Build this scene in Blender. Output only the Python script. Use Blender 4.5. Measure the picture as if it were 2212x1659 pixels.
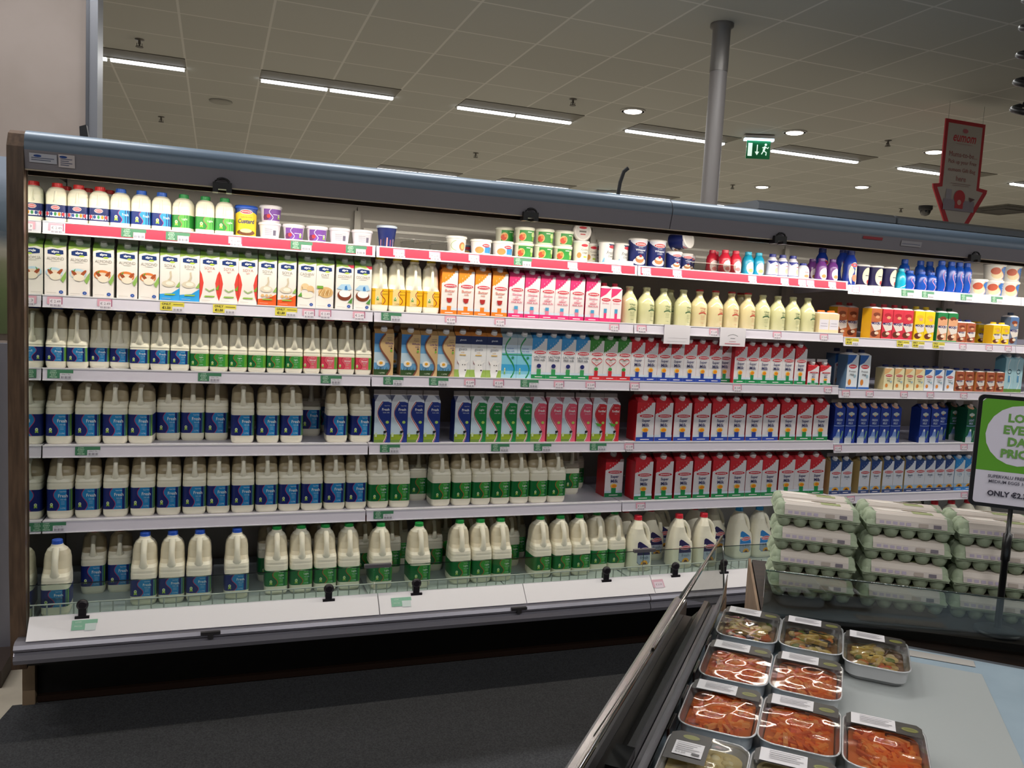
import bpy, bmesh, math, random
from mathutils import Vector, Matrix

C = bpy.context.scene.collection
for o in list(bpy.data.objects):
    bpy.data.objects.remove(o, do_unlink=True)
random.seed(7)
PI = math.pi

# ------------------------------------------------------------------ camera
YAW, PIT, ROL = math.radians(19.957), math.radians(5.344), math.radians(3.068)
fwd = Vector((math.sin(YAW) * math.cos(PIT), math.cos(YAW) * math.cos(PIT), -math.sin(PIT)))
right0 = Vector((math.cos(YAW), -math.sin(YAW), 0))
up0 = right0.cross(fwd)
rgt = right0 * math.cos(ROL) + up0 * math.sin(ROL)
upv = -right0 * math.sin(ROL) + up0 * math.cos(ROL)
cd = bpy.data.cameras.new('camera')
cd.sensor_fit = 'HORIZONTAL'
cd.sensor_width = 36.0
cd.lens = 1779.07 * 36.0 / 2212.0
cd.clip_start = 0.05
cd.clip_end = 200
cam = bpy.data.objects.new('camera', cd)
C.objects.link(cam)
M3 = Matrix((rgt, upv, -fwd)).transposed()
cam.matrix_world = Matrix.Translation((0.616, -3.539, 1.620)) @ M3.to_4x4()
bpy.context.scene.camera = cam

# ------------------------------------------------------------------ world, exposure
sc = bpy.context.scene
sc.view_settings.view_transform = 'Standard'
sc.view_settings.look = 'None'
sc.view_settings.gamma = 1.0
sc.view_settings.use_curve_mapping = False
sc.view_settings.exposure = 0.76
W = bpy.data.worlds.new('world')
sc.world = W
W.use_nodes = True
W.node_tree.nodes['Background'].inputs[0].default_value = (1.0, 0.97, 0.92, 1)
W.node_tree.nodes['Background'].inputs[1].default_value = 0.16
TUBE = 3.2          # look of the ceiling tubes
TUBE_W = 8.0        # watts of light from each
SPOT = 4.0         # emission of the round downlights
CANOPY_W = 4.5     # watts of each lamp under the cooler canopy
SHELF_TOP = {1: 1.846, 2: 1.572, 3: 1.295, 4: 0.997, 5: 0.701, 6: 0.360,
             11: 1.830, 12: 1.555, 13: 1.277, 14: 0.979, 15: 0.697, 16: 0.360}
CEIL = 3.5

# the long lamps hidden behind the canopy lip of the cooler, one per bay
for k in range(5):
    ld = bpy.data.lights.new('canopy_lamp', 'AREA')
    ld.shape = 'RECTANGLE'; ld.size = 1.2; ld.size_y = 0.04
    ld.energy = CANOPY_W; ld.color = (1.0, 0.93, 0.80)
    lo = bpy.data.objects.new('canopy_lamp', ld)
    lo.location = (0.625 + 1.25 * k, -0.195, 1.991)
    lo.rotation_euler = (math.radians(14), 0, 0)
    C.objects.link(lo)

# ------------------------------------------------------------------ materials
def lin(h):
    h = h.lstrip('#')
    v = [int(h[i:i + 2], 16) / 255 for i in (0, 2, 4)]
    return tuple(c / 12.92 if c <= 0.04045 else ((c + 0.055) / 1.055) ** 2.4 for c in v) + (1,)
_m = {}
def mat(h, rough=0.45, metal=0.0, trans=0.0, coat=0.0, sub=0.0):
    key = (h, rough, metal, trans, coat, sub)
    if key in _m: return _m[key]
    m = bpy.data.materials.new('m_' + h.strip('#') + '_%d' % len(_m))
    m.use_nodes = True
    b = m.node_tree.nodes['Principled BSDF']
    b.inputs['Base Color'].default_value = lin(h)
    b.inputs['Roughness'].default_value = rough
    b.inputs['Metallic'].default_value = metal
    b.inputs['Transmission Weight'].default_value = trans
    b.inputs['Coat Weight'].default_value = coat
    if sub:
        b.inputs['Subsurface Weight'].default_value = sub
        b.inputs['Subsurface Radius'].default_value = (0.02, 0.018, 0.014)
        b.inputs['Subsurface Scale'].default_value = 0.5
    _m[key] = m
    return m
def emat(h, s):
    key = ('e', h, s)
    if key in _m: return _m[key]
    m = bpy.data.materials.new('glow_' + h.strip('#'))
    m.use_nodes = True
    b = m.node_tree.nodes['Principled BSDF']
    b.inputs['Base Color'].default_value = lin(h)
    b.inputs['Emission Color'].default_value = lin(h)
    b.inputs['Emission Strength'].default_value = s
    _m[key] = m
    return m
def clear_mat(name, tint='F4FBF6', gloss=0.08, rough=0.02):
    if name in _m: return _m[name]
    m = bpy.data.materials.new(name); m.use_nodes = True
    n = m.node_tree.nodes; l = m.node_tree.links
    n.remove(n['Principled BSDF'])
    out = n['Material Output']
    t = n.new('ShaderNodeBsdfTransparent'); t.inputs[0].default_value = lin(tint)
    g = n.new('ShaderNodeBsdfGlossy'); g.inputs['Roughness'].default_value = rough
    f = n.new('ShaderNodeFresnel'); f.inputs[0].default_value = 1.45
    ad = n.new('ShaderNodeMath'); ad.operation = 'ADD'; ad.inputs[1].default_value = gloss; ad.use_clamp = True
    mx = n.new('ShaderNodeMixShader')
    l.new(f.outputs[0], ad.inputs[0]); l.new(ad.outputs[0], mx.inputs[0])
    l.new(t.outputs[0], mx.inputs[1]); l.new(g.outputs[0], mx.inputs[2]); l.new(mx.outputs[0], out.inputs[0])
    _m[name] = m
    return m
def noise_mat(name, ha, hb, scale, rough=0.9, bump=0.0, detail=4.0, stretch=None):
    if name in _m: return _m[name]
    m = bpy.data.materials.new(name); m.use_nodes = True
    n = m.node_tree.nodes; l = m.node_tree.links
    b = n['Principled BSDF']; b.inputs['Roughness'].default_value = rough
    tc = n.new('ShaderNodeTexCoord'); mp = n.new('ShaderNodeMapping')
    if stretch: mp.inputs['Scale'].default_value = stretch
    no = n.new('ShaderNodeTexNoise'); no.inputs['Scale'].default_value = scale; no.inputs['Detail'].default_value = detail
    cr = n.new('ShaderNodeValToRGB')
    cr.color_ramp.elements[0].color = lin(ha); cr.color_ramp.elements[1].color = lin(hb)
    cr.color_ramp.elements[0].position = 0.35; cr.color_ramp.elements[1].position = 0.65
    l.new(tc.outputs['Object'], mp.inputs[0]); l.new(mp.outputs[0], no.inputs[0])
    l.new(no.outputs[0], cr.inputs[0]); l.new(cr.outputs[0], b.inputs['Base Color'])
    if bump:
        bp = n.new('ShaderNodeBump'); bp.inputs['Strength'].default_value = bump
        l.new(no.outputs[0], bp.inputs['Height']); l.new(bp.outputs[0], b.inputs['Normal'])
    _m[name] = m
    return m

MILK = mat('F3EEDA', 0.32, sub=0.15)
MILK_CLEAR = mat('B0A284', 0.30)
MILK_MID = mat('E0D7BE', 0.30)
PLAST = mat('F1EEE4', 0.35)
CAPW = mat('E4E2E0', 0.35)
SHELFM = mat('D3D0DC', 0.38)
RAILM = mat('D9D4E2', 0.35)
GLASS = clear_mat('clear_glass')
FILM = clear_mat('clear_film', 'FFFFFF', 0.10, 0.06)
CLEARP = clear_mat('clear_plastic', 'EDEDEA', 0.10, 0.08)

# ------------------------------------------------------------------ mesh building
class MB:
    def __init__(s): s.v = []; s.f = []; s.m = []; s.mats = []; s.sm = []
    def mi(s, m):
        if m not in s.mats: s.mats.append(m)
        return s.mats.index(m)
    def add(s, vs, fs, m, smooth=False):
        o = len(s.v); s.v += [tuple(p) for p in vs]; k = s.mi(m)
        for f in fs:
            s.f.append([i + o for i in f]); s.m.append(k); s.sm.append(smooth)
        return s
    def box(s, x0, x1, y0, y1, z0, z1, m, skip=''):
        vs = [(x0, y0, z0), (x1, y0, z0), (x1, y1, z0), (x0, y1, z0), (x0, y0, z1), (x1, y0, z1), (x1, y1, z1), (x0, y1, z1)]
        return s.add(vs, [(0, 3, 2, 1), (4, 5, 6, 7), (0, 1, 5, 4), (1, 2, 6, 5), (2, 3, 7, 6), (3, 0, 4, 7)], m)
    def prism(s, prof, x0, x1, m, smooth=False, axis='x'):
        n = len(prof)
        if axis == 'x':
            vs = [(x0, a, b) for a, b in prof] + [(x1, a, b) for a, b in prof]
        elif axis == 'y':
            vs = [(a, x0, b) for a, b in prof] + [(a, x1, b) for a, b in prof]
        else:
            vs = [(a, b, x0) for a, b in prof] + [(a, b, x1) for a, b in prof]
        fs = [(i, (i + 1) % n, n + (i + 1) % n, n + i) for i in range(n)]
        s.add(vs, fs, m, smooth)
        s.add(vs, [tuple(range(n))[::-1], tuple(range(n, 2 * n))], m)
        return s
    def lathe(s, prof, m, n=24, cx=0, cy=0, smooth=True, cap0=True, cap1=True, sx=1, sy=1):
        vs = []
        for r, z in prof:
            for i in range(n):
                a = 2 * PI * i / n
                vs.append((cx + r * sx * math.cos(a), cy + r * sy * math.sin(a), z))
        fs = []
        for j in range(len(prof) - 1):
            for i in range(n):
                k = (i + 1) % n
                fs.append((j * n + i, j * n + k, (j + 1) * n + k, (j + 1) * n + i))
        s.add(vs, fs, m, smooth)
        if cap0: s.add(vs[:n], [tuple(range(n))[::-1]], m)
        if cap1: s.add(vs[-n:], [tuple(range(n))], m)
        return s
    def tube(s, pts, radii, m, n=10, flat=None):
        pts = [Vector(p) for p in pts]
        vs = []
        for i, p in enumerate(pts):
            d = (pts[min(i + 1, len(pts) - 1)] - pts[max(i - 1, 0)]).normalized()
            ref = Vector((1, 0, 0)) if abs(d.x) < 0.8 else Vector((0, 0, 1))
            a = (ref - d * ref.dot(d)).normalized(); b = d.cross(a)
            r = radii[i] if isinstance(radii, (list, tuple)) else radii
            ra, rb = r if isinstance(r, tuple) else (r, r)
            for k in range(n):
                t = 2 * PI * k / n
                vs.append(p + a * ra * math.cos(t) + b * rb * math.sin(t))
        fs = [(j * n + k, j * n + (k + 1) % n, (j + 1) * n + (k + 1) % n, (j + 1) * n + k) for j in range(len(pts) - 1) for k in range(n)]
        s.add(vs, fs, m, True)
        s.add(vs[:n], [tuple(range(n))[::-1]], m); s.add(vs[-n:], [tuple(range(n))], m)
        return s
    def rings(s, R, m, smooth=True, mats=None, n=28):
        """R: rings (z, cx, hw, y_front, y_back, exponent); superellipse sections"""
        vs = []
        for z, cx, hw, yf, yb, e in R:
            cy = (yf + yb) / 2; hd = (yb - yf) / 2
            for i in range(n):
                a = 2 * PI * i / n; c, d = math.cos(a), math.sin(a)
                vs.append((cx + hw * math.copysign(abs(c) ** (2 / e), c), cy + hd * math.copysign(abs(d) ** (2 / e), d), z))
        for j in range(len(R) - 1):
            mm = mats[j] if mats else m
            s.add(vs[j * n:(j + 2) * n], [(i, (i + 1) % n, n + (i + 1) % n, n + i) for i in range(n)], mm, smooth)
        s.add(vs[:n], [tuple(range(n))[::-1]], mats[0] if mats else m)
        s.add(vs[-n:], [tuple(range(n))], mats[-1] if mats else m)
        return s
    def mesh(s, name):
        me = bpy.data.meshes.new(name)
        me.from_pydata([tuple(p) for p in s.v], [], s.f)
        for m in s.mats: me.materials.append(m)
        me.polygons.foreach_set('material_index', s.m)
        me.polygons.foreach_set('use_smooth', s.sm)
        me.update()
        return me
    def build(s, name, parent=None):
        o = bpy.data.objects.new(name, s.mesh(name)); C.objects.link(o)
        if parent: o.parent = parent
        return o

def tag(o, label=None, cat=None, group=None, kind=None):
    if label: o['label'] = label
    if cat: o['category'] = cat
    if group: o['group'] = group
    if kind: o['kind'] = kind
    return o
def empty(name, loc=(0, 0, 0), rz=0.0, label=None, cat=None, group=None):
    o = bpy.data.objects.new(name, None); C.objects.link(o)
    o.empty_display_size = 0.05
    o.location = loc; o.rotation_euler = (0, 0, rz)
    return tag(o, label, cat, group)
KIDS = {}
def children(o):
    if o not in KIDS: KIDS[o] = [c for c in bpy.data.objects if c.parent == o]
    return KIDS[o]
def dup(root, loc, rz=0.0):
    r = root.copy(); C.objects.link(r); r.location = loc; r.rotation_euler = (0, 0, rz)
    for ch in children(root):
        c = ch.copy(); C.objects.link(c); c.parent = r
        for g in children(ch):
            d = g.copy(); C.objects.link(d); d.parent = c
    return r

# ------------------------------------------------------------------ lettering and flat artwork
_t = {}
def glyphs(txt, bold=0.0):
    key = (txt, bold)
    if key in _t: return _t[key]
    cu = bpy.data.curves.new('lettering', 'FONT'); cu.body = txt; cu.resolution_u = 2; cu.offset = bold
    ob = bpy.data.objects.new('lettering', cu); C.objects.link(ob)
    dg = bpy.context.evaluated_depsgraph_get()
    me = ob.evaluated_get(dg).to_mesh()
    vs = [(v.co.x, v.co.y) for v in me.vertices]; fs = [tuple(p.vertices) for p in me.polygons]
    ob.evaluated_get(dg).to_mesh_clear()
    bpy.data.objects.remove(ob, do_unlink=True); bpy.data.curves.remove(cu)
    x0 = min(v[0] for v in vs); x1 = max(v[0] for v in vs); y0 = min(v[1] for v in vs); y1 = max(v[1] for v in vs)
    w, h = max(x1 - x0, 1e-6), max(y1 - y0, 1e-6)
    r = ([((a - (x0 + x1) / 2) / w, (b - (y0 + y1) / 2) / h) for a, b in vs], fs, w, h)
    _t[key] = r
    return r
def ellpts(cx, cy, rx, ry, n=20, rot=0.0, a0=0.0, a1=2 * PI):
    out = []
    for i in range(n):
        a = a0 + (a1 - a0) * i / (n if abs(a1 - a0 - 2 * PI) < 1e-6 else n - 1)
        x, y = rx * math.cos(a), ry * math.sin(a)
        out.append((cx + x * math.cos(rot) - y * math.sin(rot), cy + x * math.sin(rot) + y * math.cos(rot)))
    return out
def swave(x0, amp, y0, y1, n=14, k=1.0):
    """S-shaped edge from top to bottom"""
    return [(x0 - amp * math.sin(2 * PI * k * (i / (n - 1))), y1 + (y0 - y1) * i / (n - 1)) for i in range(n)]
def ribbon(path, w):
    L = []; R = []
    for i, (x, y) in enumerate(path):
        a = path[max(i - 1, 0)]; b = path[min(i + 1, len(path) - 1)]
        dx, dy = b[0] - a[0], b[1] - a[1]; d = math.hypot(dx, dy) or 1
        L.append((x - dy / d * w / 2, y + dx / d * w / 2)); R.append((x + dy / d * w / 2, y - dx / d * w / 2))
    return L, R
class Art:
    """flat artwork in metres, mapped on a surface by fn(u, v, lift)"""
    def __init__(s, mb, fn, cuts=None, eps=0.0002, asp=1.0):
        s.asp = asp; s.mb = mb; s.fn = fn; s.cuts = cuts; s.k = 0; s.eps = eps
    def _put(s, vs, fs, col):
        s.k += 1
        m = col if not isinstance(col, str) else mat(col, 0.4)
        if s.cuts:
            bm = bmesh.new()
            bv = [bm.verts.new((a, b, 0)) for a, b in vs]
            for f in fs:
                try: bm.faces.new([bv[i] for i in f])
                except ValueError: pass
            for c in s.cuts:
                g = bm.verts[:] + bm.edges[:] + bm.faces[:]
                bmesh.ops.bisect_plane(bm, geom=g, plane_co=(c, 0, 0), plane_no=(1, 0, 0))
            bm.verts.ensure_lookup_table(); bm.verts.index_update()
            vs = [(v.co.x, v.co.y) for v in bm.verts]; fs = [[v.index for v in f.verts] for f in bm.faces]
            bm.free()
        s.mb.add([s.fn(a, b, s.eps * s.k) for a, b in vs], fs, m)
    def rect(s, u0, v0, u1, v1, col): s._put([(u0, v0), (u1, v0), (u1, v1), (u0, v1)], [(0, 1, 2, 3)], col)
    def poly(s, pts, col): s._put(pts, [tuple(range(len(pts)))], col)
    def ell(s, cx, cy, rx, ry, col, rot=0.0): s.poly(ellpts(cx, cy, rx, ry, rot=rot), col)
    def line(s, path, w, col):
        L, R = ribbon(path, w); n = len(L)
        s._put(L + R, [(i, n + i, n + i + 1, i + 1) for i in range(n - 1)], col)
    def text(s, t, cx, cy, h, col, maxw=None, rot=0.0, bold=0.0, shear=0.0):
        if not t.strip(): return
        g, fs, w0, h0 = glyphs(t, bold)
        w = w0 / h0 * h * s.asp
        if maxw and w > maxw: w = maxw
        c, d = math.cos(rot), math.sin(rot)
        s._put([(cx + (a * w + b * h * shear) * c - b * h * d, cy + (a * w + b * h * shear) * d + b * h * c) for a, b in g], fs, col)
# ------------------------------------------------------------------ products: jugs
def ring_front(R, e_eps=0.0):
    def fy(x, z):
        for a, b in zip(R, R[1:]):
            if a[0] <= z <= b[0] and b[0] > a[0]:
                t = (z - a[0]) / (b[0] - a[0])
                r = [a[i] + (b[i] - a[i]) * t for i in range(6)]
                break
        else: r = R[0] if z < R[0][0] else R[-1]
        q = min(abs((x - r[1]) / r[2]), 0.995)
        return (r[3] + r[4]) / 2 - (r[4] - r[3]) / 2 * (1 - q ** r[5]) ** (1 / r[5])
    return fy
def cap_mesh(r, h, col, z, cx=0, cy=0, ridges=True):
    mb = MB(); m = mat(col, 0.35); n = 36; vs = []
    for zz, k in ((0, 1.0), (h * 0.25, 1.0), (h * 0.3, 0.96), (h * 0.88, 0.95), (h, 0.86)):
        for i in range(n):
            a = 2 * PI * i / n
            rr = r * k * (0.97 if (ridges and i % 2 and 0.2 < zz / h < 0.95) else 1)
            vs.append((cx + rr * math.cos(a), cy + rr * math.sin(a), z + zz))
    fs = [(j * n + i, j * n + (i + 1) % n, (j + 1) * n + (i + 1) % n, (j + 1) * n + i) for j in range(4) for i in range(n)]
    mb.add(vs, fs, m, False); mb.add(vs[-n:], [tuple(range(n))], m)
    return mb
def ribbon_award(A, cx, cy, s, c1='9CC24A', c2='E8EFD8'):
    A.poly([(cx - .5 * s, cy + .2 * s), (cx + .5 * s, cy + .2 * s), (cx + .6 * s, cy - 1.1 * s), (cx, cy - .8 * s), (cx - .6 * s, cy - 1.1 * s)], c1)
    A.ell(cx, cy + .45 * s, .55 * s, .62 * s, c2); A.ell(cx, cy + .45 * s, .32 * s, .38 * s, c1)
SCHEME = {
    'blue': ('12246E', '1E86C4', 'C0305A', '6DA82E', '1E4FB8', 'Fresh'),
    'green': ('0C6B35', '3B9A3C', 'C8472E', '6DA82E', '1D8A3C', 'Light'),
    'pink': ('D8405A', 'E2606E', 'B02038', '5DA03A', 'C8203A', 'Skimmed'),
    'darkbl': ('12246E', '1E86C4', 'C0305A', '6DA82E', 'B02030', 'Fresh'),
}
def jug(name, w, d, h, scheme, lab, capcol, milkline=0.62, kind='dome', title=None, shift=0.0, sh=.60):
    """square plastic milk jug; the grip is in the middle of the front"""
    root = empty(name)
    hw, yf, yb = w / 2, -d / 2, d / 2
    if kind == 'dome':
        s = sh
        R = [(0, 0, hw * .90, yf * .90, yb * .90, 4.5), (.010, 0, hw * .985, yf * .985, yb * .985, 5), (.022, 0, hw, yf, yb, 6),
             (h * (s - .09), 0, hw, yf, yb, 6), (h * (s - .06), 0, hw * .975, yf * .975, yb * .98, 5.5), (h * (s - .04), 0, hw, yf, yb, 5.5), (h * s, 0, hw * .99, yf * .93, yb, 4.5),
             (h * (s + .04), 0, hw * .985, yf * .66, yb, 3.8), (h * (s + .08), 0, hw * .98, yf * .50, yb * .99, 3.6), (h * (s + .84) / 2, 0, hw * .96, yf * .42, yb * .98, 3.4),
             (h * .82, 0, hw * (.92 if s > .5 else .86), yf * .36, yb * .92, 3.0), (h * .87, 0, hw * (.80 if s > .5 else .68), yf * .36, yb * .76, 2.6), (h * .91, 0, hw * (.55 if s > .5 else .50), yf * .34, yb * .50, 2.2), (h * .935, 0, .021, -.021, .021, 2), (h * .955, 0, .019, -.019, .019, 2)]
        mats = [MILK if (R[i][0] < h * milkline) else MILK_CLEAR for i in range(len(R) - 1)]
        q = lambda t: h * (s - .025 + (.885 - s + .025) * t)
        grip = [(0, yf * .62, q(0)), (0, yf * .82, q(.14)), (0, yf * .88, q(.26)), (0, yf * .88, q(.48)), (0, yf * .82, q(.70)), (0, yf * .68, q(.88)), (0, yf * .42, q(1))]
        gr = [(hw * .60, .010), (hw * .36, .011), (hw * .24, .010), (hw * .20, .009), (hw * .18, .009), (hw * .20, .009), (hw * .24, .008)]
    else:
        R = [(0, 0, hw * .92, yf * .92, yb * .92, 4.5), (.012, 0, hw, yf, yb, 5.5), (h * .44, 0, hw, yf, yb, 5.5), (h * .455, 0, hw * .985, yf * .985, yb, 5.5), (h * .49, 0, hw * 1.0, yf, yb, 5),
             (h * .53, 0, hw * .99, yf * .97, yb, 4.5), (h * .57, 0, hw * .96, yf * .80, yb, 4), (h * .62, 0, hw * .94, yf * .62, yb * .98, 3.5), (h * .72, 0, hw * .93, yf * .50, yb * .95, 3.3),
             (h * .80, 0, hw * .87, yf * .46, yb * .86, 3), (h * .86, 0, hw * .72, yf * .44, yb * .66, 2.5), (h * .895, 0, hw * .52, yf * .42, yb * .48, 2.2), (h * .915, 0, .022, -.022, .022, 2), (h * .94, 0, .020, -.020, .020, 2)]
        mats = [MILK_MID if h * .55 < R[i][0] < h * .86 else MILK for i in range(len(R) - 1)]
        grip = [(0, yf * .60, h * .505), (0, yf * .84, h * .545), (0, yf * .88, h * .60), (0, yf * .86, h * .68), (0, yf * .76, h * .76), (0, yf * .56, h * .835), (0, yf * .34, h * .89)]
        gr = [(hw * .7, .012), (hw * .38, .012), (hw * .27, .010), (hw * .24, .010), (hw * .24, .010), (hw * .26, .010), (hw * .26, .010)]
    mb = MB(); mb.rings(R, MILK, mats=mats); mb.build('bottle_body', root)
    hb = MB(); hb.tube(grip, gr, MILK); hb.build('handle', root)
    c = SCHEME[scheme]
    z0, z1 = lab
    lb = MB(); g = 0.0006
    lb.rings([(z0, 0, hw + g, yf - g, yb + g, 6), (z1, 0, hw + g, yf - g, yb + g, 6)], mat(c[0], 0.35))
    LR = [(z0 - .001, 0, hw + g, yf - g, yb + g, 6), (z1 + .001, 0, hw + g, yf - g, yb + g, 6)]
    fy = ring_front(LR)
    xm = hw * .985
    A = Art(lb, lambda u, v, l: (u, fy(u, v) - l, v), cuts=[k * hw * s for k in (.5, .8, .93) for s in (1, -1)])
    H = z1 - z0; sx = shift * w
    e = [(max(min(x, xm), -xm), y) for x, y in swave(-hw * .20 + sx, hw * .22, z0, z1)]
    gx = min(hw * .80 + sx, xm - .0005)
    A.poly(e + [(gx, z0), (gx, z1)], c[1])
    if gx < xm - .001: A.rect(gx, z0, xm, z1, c[3])
    A.line(e, w * .022, c[2])
    lx = hw * .30 + sx
    if lx + w * .1 < hw:
        A.text(title or c[5], lx, z0 + H * .70, H * .15, 'F2F2F2', maxw=w * .36, bold=.01)
        A.text('SuperValu', lx, z0 + H * .89, H * .07, 'E8EEF2', maxw=w * .25)
        A.text('Irish milk', lx + .002, z0 + H * .53, H * .08, 'C9DCEB', maxw=w * .22)
        for k in range(3): A.rect(lx - w * .07, z0 + H * (.42 - .06 * k), lx + w * .07, z0 + H * (.435 - .06 * k), '9CC4E2' if scheme in ('blue', 'darkbl') else 'A8D8A0')
        A.text('2 LITRE' if h > .25 else '1 LITRE', lx, z0 + H * .12, H * .07, 'C9DCEB', maxw=w * .2)
    rx = -hw * .56 + sx
    if rx > -hw * .95: ribbon_award(A, rx, z0 + H * .26, w * .10)
    lb.build('label', root)
    cap_mesh(.020 if h > .2 else .0175, .019, capcol, R[-1][0] - .004).build('cap', root)
    return root, d
def pint(name, col, capcol, brand):
    root = empty(name); w, d, h = .072, .076, .150
    hw, yf, yb = w / 2, -d / 2, d / 2
    R = [(0, 0, hw * .92, yf * .92, yb * .92, 4.5), (.008, 0, hw, yf, yb, 5.5), (h * .66, 0, hw, yf, yb, 5), (h * .76, 0, hw * .96, yf * .9, yb * .95, 4), (h * .85, 0, hw * .78, yf * .74, yb * .78, 3), (h * .90, 0, .019, -.019, .019, 2), (h * .93, 0, .018, -.018, .018, 2)]
    mb = MB(); mb.rings(R, MILK); mb.build('bottle_body', root)
    hb = MB(); hb.tube([(0, yf * .9, h * .50), (0, yf * 1.03, h * .56), (0, yf * 1.03, h * .68), (0, yf * .82, h * .78)], [(.012, .004), (.006, .004), (.005, .004), (.005, .004)], MILK); hb.build('handle', root)
    z0, z1 = h * .12, h * .45; g = .0006
    lb = MB(); c = {'red': ('1C2A66', 'E6E4EC'), 'blue': ('17307A', '2C9AD0'), 'green': ('2E8B3A', '5DB04A')}[col]
    lb.rings([(z0, 0, hw + g, yf - g, yb + g, 5), (z1, 0, hw + g, yf - g, yb + g, 5)], mat(c[0], .35))
    fy = ring_front([(z0 - .001, 0, hw + g, yf - g, yb + g, 5), (z1 + .001, 0, hw + g, yf - g, yb + g, 5)])
    A = Art(lb, lambda u, v, l: (u, fy(u, v) - l, v), cuts=[k * hw * s for k in (.4, .7, .88) for s in (1, -1)]); H = z1 - z0
    if col == 'red':
        A.rect(-hw * .96, z0 + H * .1, hw * .96, z0 + H * .45, 'E6E4EC')
        for k in range(5): A.ell(-hw * .75 + k * hw * .37, z0 + H * .3, hw * .13, H * .14, ['C03040', '2A4A90', '3A9050', 'D89020', 'C03040'][k])
        A.ell(0, z0 + H * .78, hw * .42, H * .17, 'E8E4EA'); A.ell(0, z0 + H * .78, hw * .38, H * .13, 'C8283A'); A.text('avonmore', 0, z0 + H * .78, H * .14, 'F5F0F0', maxw=hw * .6)
    else:
        e = swave(hw * .05, hw * .2, z0, z1); A.poly(e + [(hw * .96, z0), (hw * .96, z1)], c[1]); A.line(e, .0016, 'C0305A')
        A.text('Fresh' if col == 'blue' else 'Light', hw * .55, z0 + H * .66, H * .2, 'F2F2F2', maxw=hw * .6); ribbon_award(A, -hw * .35, z0 + H * .36, .010)
    lb.build('label', root)
    cap_mesh(.0195, .016, capcol, h * .90).build('cap', root)
    return root, d
def big_jug(name, lc, capcol, word):
    """round-shouldered family jug with an open side handle"""
    root = empty(name); w, d, h = .116, .104, .268
    L, Rr = -.060, .060
    def rg(z, a, b, yf, yb, e): return (z, (a + b) / 2, (b - a) / 2, yf, yb, e)
    R = [rg(0, L * .92, Rr * .92, -.048, .048, 4), rg(.012, L, Rr, -.052, .052, 4.5), rg(h * .42, L, Rr, -.052, .052, 4), rg(h * .50, L * .99, Rr * .93, -.0515, .0515, 3.6), rg(h * .58, L * .96, .036, -.050, .050, 3.2),
         rg(h * .68, L * .90, .022, -.046, .046, 2.8), rg(h * .78, L * .78, .014, -.044, .044, 2.4), rg(h * .86, L * .60, .012, -.032, .032, 2.2), rg(h * .91, -.030, .010, -.021, .021, 2), rg(h * .94, -.029, .009, -.019, .019, 2)]
    mb = MB(); mb.rings(R, MILK); mb.build('bottle_body', root)
    hb = MB(); hb.tube([(.000, 0, h * .86), (.022, 0, h * .835), (.041, 0, h * .76), (.052, 0, h * .66), (.055, 0, h * .56), (.050, 0, h * .47)], [(.014, .012), (.012, .010), (.0105, .009), (.0105, .009), (.012, .012), (.012, .016)], MILK, n=12); hb.build('handle', root)
    fy = ring_front(R)
    lb = MB(); A = Art(lb, lambda u, v, l: (u, fy(u, v) - .0005 - l, v), cuts=[-.05, -.035, -.02, 0, .02, .035, .045])
    def leaf(x0, x1, z0, z1): return [(x0, z0 + .012), (x0 + .012, z0), (x1 - .012, z0), (x1, z0 + .014), (x1, z0 + (z1 - z0) * .45), (x1 - .014, z0 + (z1 - z0) * .75), (x0 + .020, z1 - .004), (x0 + .008, z1), (x0, z1 - .008)]
    A.poly(leaf(-.028, .044, .034, .150), lc)
    A.poly([(-.027, .05), (-.018, .037), (.032, .037), (.043, .05), (.043, .082), (-.027, .082)], 'AEB9CC')
    A.ell(.008, .108, .030, .0115, 'E9E5EA', rot=.08); A.ell(.008, .108, .028, .0095, 'C62B40', rot=.08); A.text('avonmore', .008, .108, .010, 'F5F0F0', maxw=.045, rot=.08)
    A.text(word, .010, .070, .016, '46506A', maxw=.052)
    A.poly(ellpts(.012, .036, .020, .020, a0=0, a1=PI, n=14), 'E8A52A'); A.poly(ellpts(.012, .036, .010, .010, a0=0, a1=PI, n=12), '6A3A18')
    lb.build('label', root)
    cap_mesh(.0205, .020, capcol, h * .925, cx=-.010).build('cap', root)
    return root, d

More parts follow.
